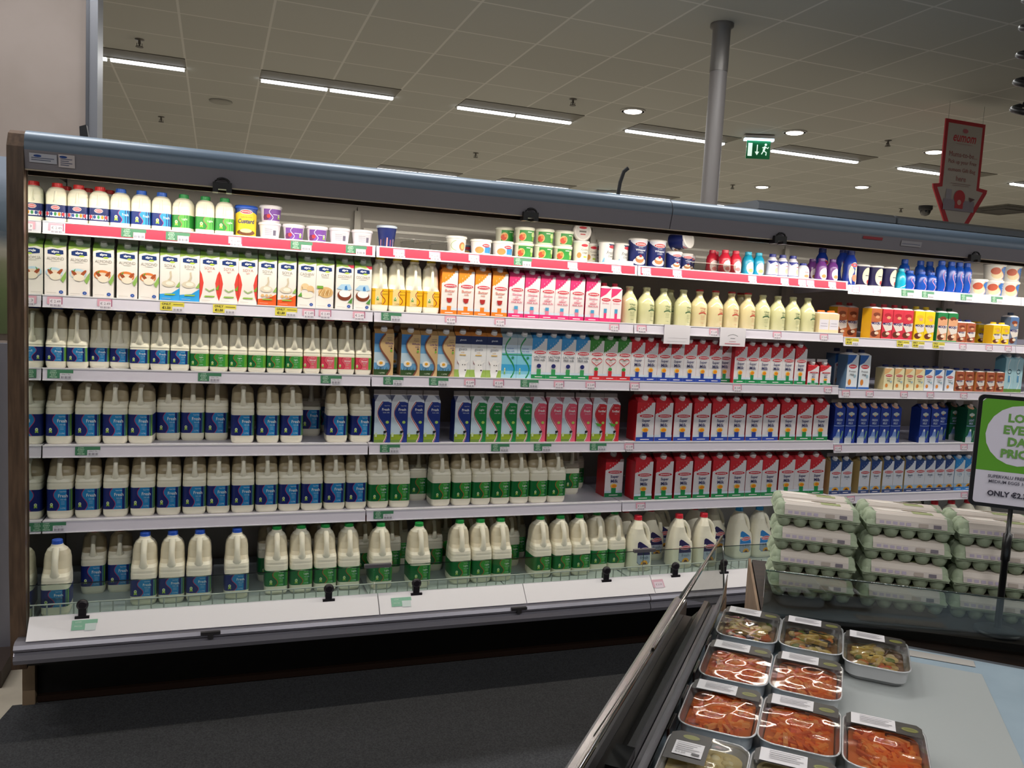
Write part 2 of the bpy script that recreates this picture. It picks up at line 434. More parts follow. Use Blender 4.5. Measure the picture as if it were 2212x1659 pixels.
# ------------------------------------------------------------------ products: cartons
def carton(name, w, d, hb, front, side, slope, artf, cap=True, fin='C8C2C4', htop=None, ridge=.018, capcol='E0DEDE', capr=.0135):
    """gable-top carton: hb = height of the straight walls"""
    root = empty(name); hw, hd = w / 2, d / 2
    top = htop or w * .36
    zr = hb + top
    mb = MB(); mf, ms, mt, mn = mat(front, .38), mat(side, .38), mat(slope, .38), mat(fin, .4)
    vs = [(-hw, -hd, 0), (hw, -hd, 0), (hw, hd, 0), (-hw, hd, 0), (-hw, -hd, hb), (hw, -hd, hb), (hw, hd, hb), (-hw, hd, hb),
          (-hw, 0, zr), (hw, 0, zr), (-hw * .35, 0, zr), (hw * .35, 0, zr)]
    mb.add(vs, [(0, 1, 5, 4)], mf)
    mb.add(vs, [(1, 2, 6, 5), (3, 0, 4, 7)], ms); mb.add(vs, [(2, 3, 7, 6), (0, 3, 2, 1)], mf)
    mb.add(vs, [(4, 5, 9, 8), (6, 7, 8, 9)], mt)
    mb.add(vs, [(5, 6, 11), (9, 5, 11), (6, 9, 11), (7, 4, 10), (4, 8, 10), (8, 7, 10)], ms)
    mb.box(-hw * .97, hw * .97, -.0012, .0012, zr - .002, zr + ridge, mn)
    A = Art(mb, lambda u, v, l: (u * w, -hd - l, v * hb), asp=hb / w)
    # slope mapping: v 0..1 along the front slope
    B = Art(mb, lambda u, v, l: (u * w, -hd + v * hd - l * .6, hb + v * top + l * .8))
    artf(A, B, w, hb)
    mb.build('carton_body', root)
    if cap:
        nrm = Vector((0, -top, hd)).normalized()
        c = MB(); pts = []
        p0 = Vector((0, -hd * .5, hb + top * .5))
        c.tube([p0, p0 + nrm * .004], [capr * 1.1, capr * 1.1], mat(capcol, .3), n=20)
        c.tube([p0 + nrm * .004, p0 + nrm * .013, p0 + nrm * .0145], [capr, capr, capr * .85], mat(capcol, .3), n=20)
        c.build('cap', root)
    return root, d
class UA:
    """artwork in unit coordinates: u -0.5..0.5 across, v 0..1 up"""
    pass
def avon_art(top, base, title, deco, pale='E9E2E4', logo='C42238'):
    def f(A, B, w, hb):
        r = w / hb
        pts = [(-.5, 1), (-.5, .70), (-.36, .735), (-.33, .71), (-.24, .765), (-.20, .745), (-.12, .80), (-.06, .785), (.00, .845), (.06, .83), (.10, .885), (.17, .87), (.20, .93), (.27, .92), (.30, .985), (.36, 1)]
        A.poly(pts, top)
        for (x, y, s) in ((-.28, .80, .035), (-.1, .86, .03), (.08, .93, .03)):
            A.poly([(x, y), (x + s, y + s * .9), (x + s * .6, y + s * 1.6)], pale)
        A.ell(.04, .655, .43, .052, 'EFE6E8', rot=.0); A.ell(.04, .655, .40, .043, logo)
        A.ell(.04, .655, .36, .034, 'D8586A'); A.ell(.04, .655, .35, .030, logo)
        A.text('avonmore', .04, .655, .034, 'F6F0F0', maxw=.62, bold=.01)
        y = .575
        for t, h, col, mw in title:
            A.text(t, .03, y - h / 2, h, col, maxw=mw, bold=.015); y -= h + .018
        A.rect(-.5, .105, .5, .16, 'C8D6E4') if pale == 'E9E2E4' else None
        deco(A)
        A.rect(-.5, 0, .5, .105, base)
        A.rect(-.25, .04, .25, .058, pale)
    return f
def orange_deco(base):
    def f(A):
        A.rect(-.13, .10, .13, .235, base)
        A.ell(.0, .292, .18, .058, 'F2C84A'); A.ell(.02, .285, .13, .042, 'EC8A1E')
    return f
def plain_deco(base, sq=None, cup=None):
    def f(A):
        A.rect(-.13, .10, .13, .20, base)
        if sq: A.rect(-.12, .20, .12, .28, sq)
        if cup:
            A.poly([(-.18, .38), (.18, .38), (.14, .30), (.05, .275), (-.05, .275), (-.14, .30)], cup)
    return f
def heart_deco(A):
    pts = []
    for i in range(25):
        t = 2 * PI * i / 24
        pts.append((.02 + .024 * 16 * math.sin(t) ** 3, .47 + .0068 * (13 * math.cos(t) - 5 * math.cos(2 * t) - 2 * math.cos(3 * t) - math.cos(4 * t))))
    A.line(pts, .022, 'C42238')
    A.text('Heart', .02, .505, .03, '3E7A4A', maxw=.4); A.text('Active', .02, .455, .03, 'C42238', maxw=.42)
    A.ell(0, .28, .14, .045, '3E9A4A'); A.rect(-.13, .10, .13, .235, 'C42A34')
def sun_deco(base):
    def f(A):
        A.rect(-.5, .105, .5, .22, '9DBBD6')
        A.poly(ellpts(.05, .12, .32, .10, a0=0, a1=PI, n=14), 'E2A02A'); A.poly(ellpts(.05, .12, .17, .055, a0=0, a1=PI, n=12), '5A2A14')
    return f
def s_carton(colR, title, sub, extra=None, bg='D8DEE6'):
    """white gable carton with a big coloured S shape, cow and grass"""
    def f(A, B, w, hb):
        A.rect(-.5, .0, .5, .62, 'BFD3E2')
        A.rect(-.5, 0, .5, .20, '8FA82C'); A.rect(-.5, .0, .5, .07, '6B8A3A')
        e = [(-.04 - .30 * math.sin(2 * PI * (i / 17 * .93)), 1 - i / 17) for i in range(18)]
        e = [(min(x, .44), y) for x, y in e]
        A.poly(e + [(.5, 0), (.5, .97), (.3, 1)], colR)
        A.line(e, .07, 'F0ECEE'); A.line([(x + .015, y) for x, y in e], .032, 'A02038')
        A.text('SuperValu', .24, .90, .03, 'F0F0F0', maxw=.36)
        A.text(title, .16, .81, .062, 'F4F4F4', maxw=.52, bold=.02); A.text(sub, .20, .735, .03, 'DCE4F0', maxw=.40)
        A.ell(.28, .50, .10, .036, 'A8C860')
        A.rect(-.45, .14, -.32, .24, 'C4D6B0'); A.ell(.17, .26, .11, .034, '1C1C20'); A.rect(.08, .17, .11, .25, '1C1C20'); A.rect(.22, .19, .25, .25, 'E4E4E4')
        if extra: extra(A)
        B.poly([(-.2, 0), (.5, 0), (.5, .3), (.1, .3)], bg)
    return f
def organic_art(word):
    def f(A, B, w, hb):
        A.rect(-.5, 0, .5, 1, '3E7FC0'); A.rect(-.5, .0, .5, .75, '6FA9D6'); A.rect(-.5, .30, .5, .55, 'BFD5E4'); A.rect(-.5, 0, .5, .14, '2E4A22')
        for k in range(9): A.poly([(-.48 + k * .11, .12), (-.44 + k * .11, .12), (-.47 + k * .11 + .05 * (k % 3), .20 + .02 * (k % 2))], '2E4A22')
        e = [(.06 - .30 * math.sin(2 * PI * (i / 17 * .95)), 1 - i / 17) for i in range(18)]
        e = [(max(-.35, min(x, .42)), y) for x, y in e]
        for k in range(12):
            a = 2 * PI * k / 12; A.ell(-.14 + .15 * math.cos(a), .29 + .052 * math.sin(a), .075, .024, 'EDEBE4', rot=0)
        A.ell(-.14, .295, .095, .034, 'E8A52A')
        A.poly(e + [(.5, 0), (.5, 1)], 'C9A878'); A.line(e, .06, '7A4A3A')
        A.text('SuperValu', .27, .90, .028, '3A3A6A', maxw=.38); A.text('Organic', .27, .85, .036, '4A3A5A', maxw=.40)
        A.text(word, .25, .775, .050, '5A3A70', maxw=.44, bold=.01); A.text('milk', .33, .71, .042, '5A3A70', maxw=.3)
        A.ell(.37, .655, .045, .016, '2A3A2A'); A.rect(.32, .57, .42, .62, '6FAE3A')
        A.text('1 LITRE', -.08, .06, .03, 'DDE6D0', maxw=.4)
        B.rect(-.5, 0, .5, 1, 'B08A5A')
    return f
def goats_art(A, B, w, hb):
    A.rect(-.5, .80, .5, 1, '1A2A5A'); A.rect(-.5, 0, .5, .18, '9DBB5A')
    A.text('glenisk', 0, .895, .055, 'DDE2EE', maxw=.62, bold=.01)
    A.text('organic', 0, .735, .025, '9A8A60', maxw=.4); A.text('goats', 0, .665, .075, '7A7F8A', maxw=.66); A.text('milk', 0, .60, .035, 'C8A060', maxw=.3)
    A.rect(-.2, .525, .2, .55, 'D8B060')
    A.poly([(-.34, .40), (-.12, .38), (-.1, .42), (.16, .42), (.18, .36), (.40, .40), (.26, .30), (.30, .18), (.18, .0), (-.16, 0), (-.22, .14), (-.20, .30)], 'EDEBEA')
    A.poly([(-.36, .42), (-.22, .30), (-.30, .33)], '8A3A4A'); A.ell(.02, .30, .03, .012, '1A1A1A'); A.ell(.16, .30, .03, .012, '1A1A1A'); A.ell(.20, .17, .06, .016, '4A4048')
    B.rect(-.5, 0, .5, 1, 'C07A3A')
def lact_curve(A, B, w, hb):
    A.rect(-.5, 0, .5, .62, '7FC8E0'); A.rect(-.5, .18, .5, .34, '3FA5D8'); A.rect(-.5, .0, .5, .10, 'A8D8E8'); A.rect(-.5, .82, .5, 1, 'AEB8BE'); A.rect(-.5, .62, .5, .82, 'C5D8EA')
    e = [(.03 - .33 * math.sin(2 * PI * (i / 17 * .95)), 1 - i / 17) for i in range(18)]
    A.line(e, .055, '1E8A4A'); A.rect(-.5, .575, .5, .595, '2E9A5A')
    A.text('Lactose', .03, .74, .04, '2E6AB0', maxw=.62); A.text('free milk', .05, .67, .04, '2E6AB0', maxw=.62)
    A.ell(.22, .51, .09, .033, '2E8A6A'); ribbon_award(A, -.28, .17, .08, '8CC05A')
    B.rect(-.5, 0, .5, 1, '8FA9B4')
def alpro_art(word, kind, sub=None):
    def f(A, B, w, hb):
        B.rect(-.5, 0, .5, 1, '8FA886'); B.poly([(-.5, 0), (-.1, 0), (-.3, .8), (-.5, .8)], '6F9A3A')
        A.poly([(-.5, 1), (-.5, .93), (-.2, .965), (.1, .94), (.5, .985), (.5, 1)], '9DBB5A')
        if kind == 'coconut': A.poly([(.1, 1), (.5, 1), (.5, .93), (.34, .93)], 'D04050')
        if kind == 'light':
            A.poly([(-.5, .68), (-.40, .60), (-.30, .42), (-.38, .2), (-.5, .05)], 'D8443A'); A.poly([(.5, .68), (.40, .60), (.30, .42), (.38, .2), (.5, .05)], 'D8443A')
        if kind == 'soya': A.poly([(-.5, 0), (.5, 0), (.5, .28), (.1, .17), (-.5, .14)], '2E9ADA')
        if kind == 'soyao': A.poly([(-.5, 0), (.5, 0), (.5, .26), (.1, .17), (-.5, .14)], 'DE5A22')
        A.poly(ellpts(0, .865, .36, .062, n=6, rot=0) and [(-.36, .90), (-.12, .925), (.36, .905), (.38, .83), (.06, .805), (-.36, .825)], '17326E')
        A.ell(.12, .812, .13, .018, 'B4CC4A')
        A.text('alpro', 0, .868, .062, 'F4F4F6', maxw=.60, bold=.03)
        A.text(word, 0, .735, .060, 'C08A86' if kind == 'light' else '9A948E', maxw=.80)
        if kind == 'light': A.text('light', 0, .67, .045, 'D08A80', maxw=.35)
        else: A.rect(-.2, .680, .2, .688, 'B8B2AC')
        if kind in ('almond', 'almondo'):
            A.ell(-.05, .46, .40, .10, 'B9D4E4' if kind == 'almond' else 'DA7A3A'); A.ell(-.05, .44, .32, .07, 'E6D2BC')
            A.ell(-.22, .46, .15, .042, '9A4A28', rot=-.3); A.ell(.20, .47, .16, .042, 'A8522C', rot=.35); A.ell(0, .38, .26, .07, 'EADFCB')
            A.poly([(-.30, .50), (-.16, .56), (-.2, .50)], '5A9A3A'); A.poly([(.25, .33), (.5, .50), (.5, .36), (.36, .26)], '8CB45A')
        elif kind in ('soya', 'soyao'):
            A.line([(.03, .62), (.06, .52), (.0, .44), (-.1, .40)], .08, 'C9BCA4'); A.ell(-.05, .36, .34, .07, 'D8CDB8'); A.ell(0, .37, .2, .04, 'EDE6D8')
            A.poly([(.3, .30), (.5, .42), (.5, .30)], '8CB45A')
            if kind == 'soyao':
                for x in (-.25, -.02, .2): A.ell(x, .22, .09, .03, 'DDB27A')
        elif kind == 'light':
            A.line([(-.2, .30), (0, .25), (.25, .30)], .03, '9DB87A'); A.poly([(.32, .30), (.5, .40), (.46, .28)], '6FA82E')
        elif kind == 'cashew':
            A.line(ellpts(-.1, .42, .18, .05, n=10, a0=.2, a1=3.6), .13, 'E2C498'); A.line(ellpts(.2, .38, .16, .05, n=10, a0=-.5, a1=3.0), .12, 'DDB98A'); A.ell(0, .27, .35, .06, 'EDE4D2'); A.poly([(-.5, .24), (-.3, .34), (-.25, .24)], '5A9A3A')
        elif kind == 'oat':
            A.ell(.05, .36, .42, .12, 'D6B078')
            for k in range(9): A.line([(-.35 + k * .08, .28 + .02 * (k % 3)), (-.15 + k * .06, .42 - .02 * (k % 2))], .035, ['B98A4A', 'E6CFA0', 'C99A5A'][k % 3])
            A.rect(-.45, .44, -.1, .50, '6FA03A')
        elif kind == 'coconut':
            A.ell(0, .32, .40, .12, '7A3A22'); A.ell(.02, .36, .33, .085, 'F0EEEE'); A.poly([(-.45, .46), (-.2, .56), (.3, .57), (.42, .46), (.1, .42)], 'A9CBE4'); A.poly([(.0, .44), (.18, .44), (.12, .54), (.02, .52)], '3A7ABA'); A.poly([(.2, .16), (.48, .28), (.44, .14)], '4E8A3A')
        if kind in ('soya', 'soyao', 'light'): A.poly([(-.28, .125), (.25, .125), (.30, .155), (-.22, .155)], '8CB44A')
        if kind not in ('soya', 'soyao', 'light'): A.ell(.27, .075, .10, .034, '1E4A9A'); A.text('23', .27, .075, .02, 'E0E4F0')
        A.rect(-.4, .052, .05, .060, 'B8B2AC')
    return f
def butter_bottle(name):
    r, d = jug(name, .074, .078, .235, 'green', (.026, .098), 'E8C820', kind='dome', milkline=.95, sh=.42)
    for ch in [o for o in bpy.data.objects if o.parent == r and o.name.startswith('label')]:
        bpy.data.objects.remove(ch, do_unlink=True)
    hw, yf = .037, -.039; g = .0006; z0, z1 = .028, .098
    lb = MB(); lb.rings([(z0, 0, hw + g, yf - g, -yf + g, 6), (z1, 0, hw + g, yf - g, -yf + g, 6)], mat('E8B420', .35))
    fy = ring_front([(z0 - .001, 0, hw + g, yf - g, -yf + g, 6), (z1 + .001, 0, hw + g, yf - g, -yf + g, 6)])
    A = Art(lb, lambda u, v, l: (u, fy(u, v) - l, v), cuts=[k * hw * s for k in (.5, .8, .93) for s in (1, -1)])
    A.rect(-hw * .6, z0, hw * .2, z1, 'E8CE8A')
    A.line([(.012 - .010 * math.sin(2 * PI * i / 13), z1 - .006 - (z1 - z0 - .01) * i / 13) for i in range(14)], .003, '9A2A20')
    A.text('SuperValu', hw * .6, z1 - .010, .005, '6A3A20', maxw=.022); A.text('Buttermilk', hw * .55, z1 - .022, .007, '8A5A20', maxw=.026)
    ribbon_award(A, -hw * .30, z0 + .028, .009, '5E9A4A'); A.text('1 LITRE', -.002, z0 + .007, .005, '8A2A20')
    A.text('SuperValu', -hw * .75, z1 - .010, .005, '6A3A20', maxw=.016)
    lb.build('label', r)
    return r, d
def round_art(mb, prof, cuts=None):
    def rad(z):
        for a, b in zip(prof, prof[1:]):
            if a[1] <= z <= b[1] and b[1] > a[1]: return a[0] + (b[0] - a[0]) * (z - a[1]) / (b[1] - a[1])
        return prof[-1][0]
    def fn(u, v, l):
        r = rad(v) + .0004 + l; a = u / max(rad(v), .01)
        return (r * math.sin(a), -r * math.cos(a), v)
    R = max(p[0] for p in prof)
    return Art(mb, fn, cuts=[R * k * .22 for k in range(-10, 11)])
def glass_bottle(name, col, capcol):
    root = empty(name)
    P = [(.040, 0), (.043, .005), (.043, .100), (.040, .114), (.031, .130), (.020, .146), (.0165, .158), (.0165, .168), (.019, .170), (.019, .177), (.016, .180)]
    mb = MB(); body = 'D2D0A2' if capcol is None else 'D9CB9E'
    mb.lathe(P, mat(body, .12, coat=.6), n=28)
    A = round_art(mb, P)
    A.text('Village', 0, .091, .011, col, maxw=.040); A.text('Dairy', .003, .078, .012, col, maxw=.034, shear=.2)
    A.line([(-.020, .064), (-.014, .0685), (-.005, .071), (.006, .071), (.014, .0685), (.020, .064)], .005, col)
    A.text('fresh milk', 0, .055, .004, col); A.text('pasteurised', 0, .047, .004, col); A.text('homogenised', 0, .039, .004, col); A.text('1 litre', 0, .020, .005, col)
    mb.build('bottle_body', root)
    if capcol:
        c = MB(); c.lathe([(.0185, .176), (.0195, .178), (.0195, .184), (.017, .186)], mat(capcol, .3), n=24); c.build('cap', root)
    return root, .086
def tub(name, r0, r1, h, col, lidcol, artf, lid=True, lidh=.008, sq=1.0):
    root = empty(name)
    P = [(r0 * .96, 0), (r0, .003), (r1, h)]
    mb = MB(); mb.lathe(P, mat(col, .35), n=32); A = round_art(mb, P); artf(A, h, (r0 + r1) / 2); mb.build('tub_body', root)
    if lid:
        c = MB(); c.lathe([(r1 * 1.05, h - .003), (r1 * 1.07, h - .001), (r1 * 1.07, h + lidh * .5), (r1 * 1.04, h + lidh * .6), (r1 * 1.02, h + lidh), (r1 * .9, h + lidh), (r1 * .88, h + lidh * .5)], mat(lidcol, .3), n=32); c.build('lid', root)
    return root, r1 * 2.1
def yog_art(bg, l1, col2='E8E4EC', food=None, word=''):
    def f(A, h, r):
        A.rect(-r * .9, h * .12, r * 1.2, h * .88, bg)
        A.line(swave(-r * .1, r * .2, h * .12, h * .88), r * .06, col2)
        if food:
            A.ell(-r * .6, h * .32, r * .32, h * .2, food); A.ell(-r * .35, h * .4, r * .2, h * .13, 'C83A3A')
        A.text(word, r * .35, h * .70, h * .16, 'F2F0F4', maxw=r * .9); A.rect(r * .1, h * .5, r * .6, h * .53, 'F2F0F4')
        ribbon_award(A, r * .75, h * .38, h * .16)
    return f
def plain_yog(A, h, r):
    A.rect(-r * .7, h * .15, r * .6, h * .8, 'CFC8D0')
    for k in range(4): A.rect(-r * .6, h * (.28 + .12 * k), r * .1, h * (.31 + .12 * k), '9A94A4')
    A.rect(r * .2, h * .25, r * .5, h * .6, '6A6478')
def whip_art(A, h, r):
    A.poly([(-r * 1.3, h * .93), (-r * .8, h * .82), (0, h * .90), (r * .8, h * .82), (r * 1.3, h * .93), (r * 1.3, h), (-r * 1.3, h)], 'D8D8E4')
    A.ell(0, h * .83, r * .72, h * .085, 'E8E0E6'); A.ell(0, h * .83, r * .66, h * .068, 'C42238'); A.text('avonmore', 0, h * .83, h * .06, 'F4F0F0', maxw=r * 1.0)
    A.text('Freshly', 0, h * .70, h * .055, 'D8DCEE', maxw=r * .8); A.text('Whipped', 0, h * .61, h * .10, 'E8ECF4', maxw=r * 1.35, bold=.02); A.text('cream', 0, h * .52, h * .05, 'D8DCEE', maxw=r * .6)
    A.ell(-r * .05, h * .20, r * .72, h * .13, 'E4E0E2'); A.ell(-r * .05, h * .27, r * .48, h * .13, 'B4784A'); A.ell(-r * .05, h * .34, r * .40, h * .07, 'E6D8C4'); A.ell(0, h * .40, r * .16, h * .05, '9A2A2E')
def tumbler(name, col, artf, r0, r1, h, capcol='E6E2E0'):
    return tub(name, r0, r1, h, col, capcol, artf, lidh=.006)
def custard_art(A, h, r):
    A.rect(-r * 1.35, h * .05, r * 1.35, h * .70, 'E8C828'); A.poly([(-r * 1.35, h * .70), (r * 1.35, h * .70), (r * 1.35, h * .78), (0, h * .94), (-r * 1.35, h * .78)], 'E8C828')
    A.ell(0, h * .86, r * .62, h * .08, 'EDE6E8'); A.ell(0, h * .86, r * .56, h * .062, 'C42238'); A.text('avonmore', 0, h * .86, h * .05, 'F4F0F0', maxw=r * .9)
    A.text('Custard', 0, h * .54, h * .15, '1E2E6E', maxw=r * 1.6, bold=.03, shear=.15); A.text('vanilla flavoured', 0, h * .68, h * .04, '6A4A20', maxw=r * 1.1)
    A.ell(0, h * .16, r * .9, h * .10, '6A3A1C'); A.ell(0, h * .22, r * .55, h * .07, 'E6D69A')
def darkcust_art(A, h, r):
    A.ell(r * .25, h * .52, r * .75, h * .40, 'E4DDB8'); A.text('Bird', r * .2, h * .58, h * .12, '2A2A5A', maxw=r * .7) if False else None
    A.rect(-r * .1, h * .52, r * .6, h * .56, '2A2A5A'); A.ell(r * .45, h * .25, r * .25, h * .10, 'A83030'); A.rect(-r * 1.5, 0, r * 1.5, h * .10, 'DAD4CC')
def green_art(A, h, r):
    A.rect(-r * .9, h * .1, r * 1.45, h * .9, '2E8A38'); A.ell(-r * .55, h * .42, r * .42, h * .30, 'DDB070'); A.ell(-r * .6, h * .36, r * .32, h * .22, 'C8442A'); A.ell(-r * .4, h * .5, r * .16, h * .14, 'E07A3A')
    A.ell(r * .75, h * .6, r * .26, h * .2, 'C9DC9A'); A.rect(r * .6, h * .16, r * .9, h * .45, '8CC04A'); A.rect(r * .0, h * .74, r * .5, h * .8, 'E8EEDA')
def slaw_art(A, h, r):
    A.rect(-r * .9, h * .1, r * 1.2, h * .8, 'D8D6DA'); A.rect(r * .2, h * .15, r * 1.0, h * .6, '2E86C0'); A.ell(-r * .35, h * .35, r * .45, h * .24, 'D88A4A'); A.ell(r * .35, h * .68, r * .42, h * .12, 'C42238'); A.text('avonmore', r * .35, h * .68, h * .09, 'F4F0F0', maxw=r * .6)
def white_art(A, h, r):
    A.ell(r * .35, h * .45, r * .38, h * .28, 'B4744A'); A.ell(r * .4, h * .45, r * .24, h * .18, 'D8B070'); A.line(ellpts(0, h * .5, r * .9, h * .35, n=10, a0=2, a1=4.4), h * .03, '8AA85A')
def dip_art(A, h, r):
    A.rect(-r * 1.2, h * .12, r * 1.2, h * .75, '3A6A8A'); A.ell(r * .1, h * .66, r * .5, h * .14, 'B4283A'); A.ell(0, h * .3, r * .5, h * .16, 'C89A5A')
def cookie_art(A, h, r):
    A.ell(-r * .6, h * .35, r * .3, h * .14, 'C88A4A'); A.text('Cooking', r * .2, h * .62, h * .12, '4A3A2A', maxw=r * 1.1); A.text('cream', r * .2, h * .47, h * .09, '4A3A2A', maxw=r * .8); A.rect(0, h * .24, r * .5, h * .32, 'A8C83A'); A.ell(r * .1, h * .84, r * .5, h * .07, 'C42238')
def fcream_art(A, h, r):
    A.poly([(-r * .2, h), (r * 1.4, h), (r * 1.4, h * .72), (r * .4, h * .80)], '24305E'); A.ell(r * .55, h * .84, r * .55, h * .075, 'C42238')
    A.text('Fresh', r * .3, h * .56, h * .15, '3A3A3E', maxw=r * 1.1, shear=.2); A.text('Cream', r * .4, h * .40, h * .10, '3A3A3E', maxw=r * .9, shear=.2); A.poly([(-r * .9, h * .1), (-r * .3, h * .12), (-r * .6, h * .34)], '7AB4D8'); A.ell(r * .6, h * .16, r * .16, h * .07, 'A8283A')
def bluetub_art(A, h, r):
    A.ell(-r * .5, h * .40, r * .6, h * .30, 'DCC8A0'); A.ell(-r * .7, h * .62, r * .5, h * .24, 'B8543A')
    e = [(r * .05 - r * .25 * math.sin(2 * PI * i / 13), h * .92 - h * .84 * i / 13) for i in range(14)]
    A.poly(e + [(r * 1.2, h * .08), (r * 1.2, h * .92)], '1E66B4'); A.line(e, r * .08, 'D89A6A')
    A.text('SuperValu', r * .62, h * .78, h * .07, 'E8EEF4', maxw=r * .8); A.text('Original', r * .66, h * .64, h * .12, 'E8EEF4', maxw=r * .85); A.text('yogurt', r * .66, h * .50, h * .10, 'E8EEF4', maxw=r * .7); ribbon_award(A, r * .72, h * .24, h * .12)
def drink(name, col, r, h, capcol, artf, shape=0, neck=.6):
    """moulded yogurt drink bottle"""
    root = empty(name)
    if shape == 0: P = [(r * .9, 0), (r, .004), (r * 1.0, h * .22), (r * .93, h * .42), (r * .98, h * .58), (r * .86, h * .72), (r * .58, h * .82), (r * .52, h * .86)]
    elif shape == 1: P = [(r * .94, 0), (r, .004), (r, h * .70), (r * .9, h * .78), (r * neck, h * .84), (r * neck, h * .88)]
    else: P = [(r * .9, 0), (r, .006), (r, h * .5), (r * .93, h * .64), (r * .75, h * .78), (r * .5, h * .85), (r * .5, h * .88)]
    mb = MB(); mb.lathe(P, mat(col, .25), n=28); A = round_art(mb, P); artf(A, h, r); mb.build('bottle_body', root)
    k = P[-1][0]
    cap_mesh(k * 1.12, h * .13, capcol, h * .865).build('cap', root)
    return root, 2 * r
def oval_art(c1, c2):
    def f(A, h, r):
        A.ell(0, h * .30, r * .78, h * .26, c1); A.rect(-r * .4, h * .42, r * .4, h * .45, 'C04A5A'); A.ell(0, h * .20, r * .45, h * .08, c2); A.rect(-r * .3, h * .32, r * .3, h * .34, '6A6A7A')
    return f
def mulled_art(A, h, r):
    A.ell(0, h * .33, r * .85, h * .33, 'E4E2C8'); A.ell(0, h * .58, r * .62, h * .055, 'C42238'); A.text('Fresh', 0, h * .46, h * .05, '3A4A7A', maxw=r); A.ell(.1 * r, h * .22, r * .45, h * .10, 'E07A5A'); A.rect(-r * 1.5, 0, r * 1.5, h * .06, '1E3A9A')
def sblue_art(A, h, r):
    A.line([(0 - r * .35 * math.sin(2 * PI * i / 13), h * .68 - h * .62 * i / 13) for i in range(14)], r * .12, 'D88AA8'); A.text('SuperValu', r * .35, h * .62, h * .035, 'DDE6F2', maxw=r * .7); A.text('Cream', r * .4, h * .54, h * .06, 'DDE6F2', maxw=r * .8); ribbon_award(A, r * .7, h * .26, h * .07)
def mooju_art(bg, top, side):
    def f(A, h, r):
        A.ell(0, h * .62, r * .6, h * .07, '7A3A24'); A.ell(0, h * .12, r * .8, h * .09, '6A2E1C'); A.poly([(-r * .8, h * .36), (r * .8, h * .42), (r * .8, h * .28), (-r * .5, h * .18)], 'E4DCD2')
        A.text('MOOJU', 0, h * .47, h * .085, '24246A', maxw=r * 1.5, rot=.18, bold=.04)
    return f
def sq_bottle(name, w, h, front, side, capcol, artf, capr=.0165):
    """square drinks carton with a white rounded shoulder and screw cap"""
    root = empty(name); hw = w / 2; hb = h * .86
    R = [(0, 0, hw, -hw, hw, 14), (hb, 0, hw, -hw, hw, 14)]
    mb = MB(); mb.box(-hw, hw, -hw, hw, 0, hb, mat(side, .38)); 
    S = [(hb, 0, hw * .99, -hw * .99, hw * .99, 10), (hb + h * .03, 0, hw * .9, -hw * .9, hw * .9, 5), (hb + h * .055, 0, capr * 1.15, -capr * 1.15, capr * 1.15, 2)]
    mb.rings(S, mat('E6E2DE', .35))
    A = Art(mb, lambda u, v, l: (u * w, -hw - l, v * hb), asp=hb / w); A.rect(-.5, 0, .5, 1, front); artf(A); mb.build('carton_body', root)
    cap_mesh(capr, h * .085, capcol, hb + h * .05).build('cap', root)
    return root, w
def mj(front, top, splash='7A3A24', base=None):
    def f(A):
        if top: A.rect(-.5, .80, .5, 1, top)
        A.ell(0, .80, .34, .07, splash); A.ell(.1, .72, .2, .05, 'D8A07A')
        A.poly([(-.5, .50), (.5, .58), (.5, .32), (-.1, .25)], 'DCD4CE'); A.text('MOOJU', 0, .50, .11, '24246A', maxw=.86, rot=.0, bold=.05)
        A.ell(-.12, .16, .34, .10, '5E2A1A'); A.ell(.1, .19, .2, .05, 'E2CFB8')
        if base: A.rect(-.5, 0, .5, .05, base)
    return f
def sm_avon(c, word):
    def f(A):
        A.poly([(-.5, 1), (-.5, .70), (-.1, .78), (.2, .92), (.3, 1)], c); A.ell(0, .66, .36, .06, 'C42238'); A.text('avonmore', 0, .66, .05, 'F4F0F0', maxw=.55)
        A.text(word, 0, .52, .06, '4A4A52', maxw=.6); A.text('Milk', 0, .42, .07, '3A3A42', maxw=.4); A.ell(-.2, .2, .14, .09, 'D8863A'); A.ell(.25, .38, .1, .05, '9AB8C8')
    return f
def farm_art(c):
    def f(A, B, w, hb):
        A.ell(0, .83, .20, .06, 'B8C4C0'); A.rect(-.28, .80, .28, .86, 'C6CDC8'); A.ell(0, .775, .07, .02, 'E08A2A')
        A.text('FRESH' if c == 'b' else 'LIGHT', 0, .66, .065, 'B8C6E4', maxw=.56, bold=.03); A.text('MILK', 0, .57, .065, 'B8C6E4', maxw=.44, bold=.03)
        A.line([(-.5, .50), (-.2, .49), (.2, .49), (.5, .50)], .02, '8FA6D8')
        A.poly([(-.42, .06), (-.12, .38), (.05, .40), (.22, .06)], '6E8CC4'); A.ell(-.02, .36, .09, .04, 'D4D8DC'); A.poly([(.28, .10), (.42, .34), (.32, .36), (.2, .16)], '6E9A7A'); A.rect(-.5, 0, .15, .16, 'B4BCC4'); A.rect(-.4, .16, .1, .2, '8FA6C8')
        B.ell(0, .4, .3, .45, 'D8A07A')
    return f
def aqua_art(A, B, w, hb):
    A.rect(-.5, 0, .5, .10, '5E8A34'); A.line([(0 - .2 * math.sin(2 * PI * i / 13), 1 - .9 * i / 13) for i in range(14)], .05, 'E8F0F2'); A.line(ellpts(0, .62, .2, .06, n=14, a0=0, a1=6), .03, '3A5A6A'); A.rect(-.1, .3, .1, .5, '5E9AC4')

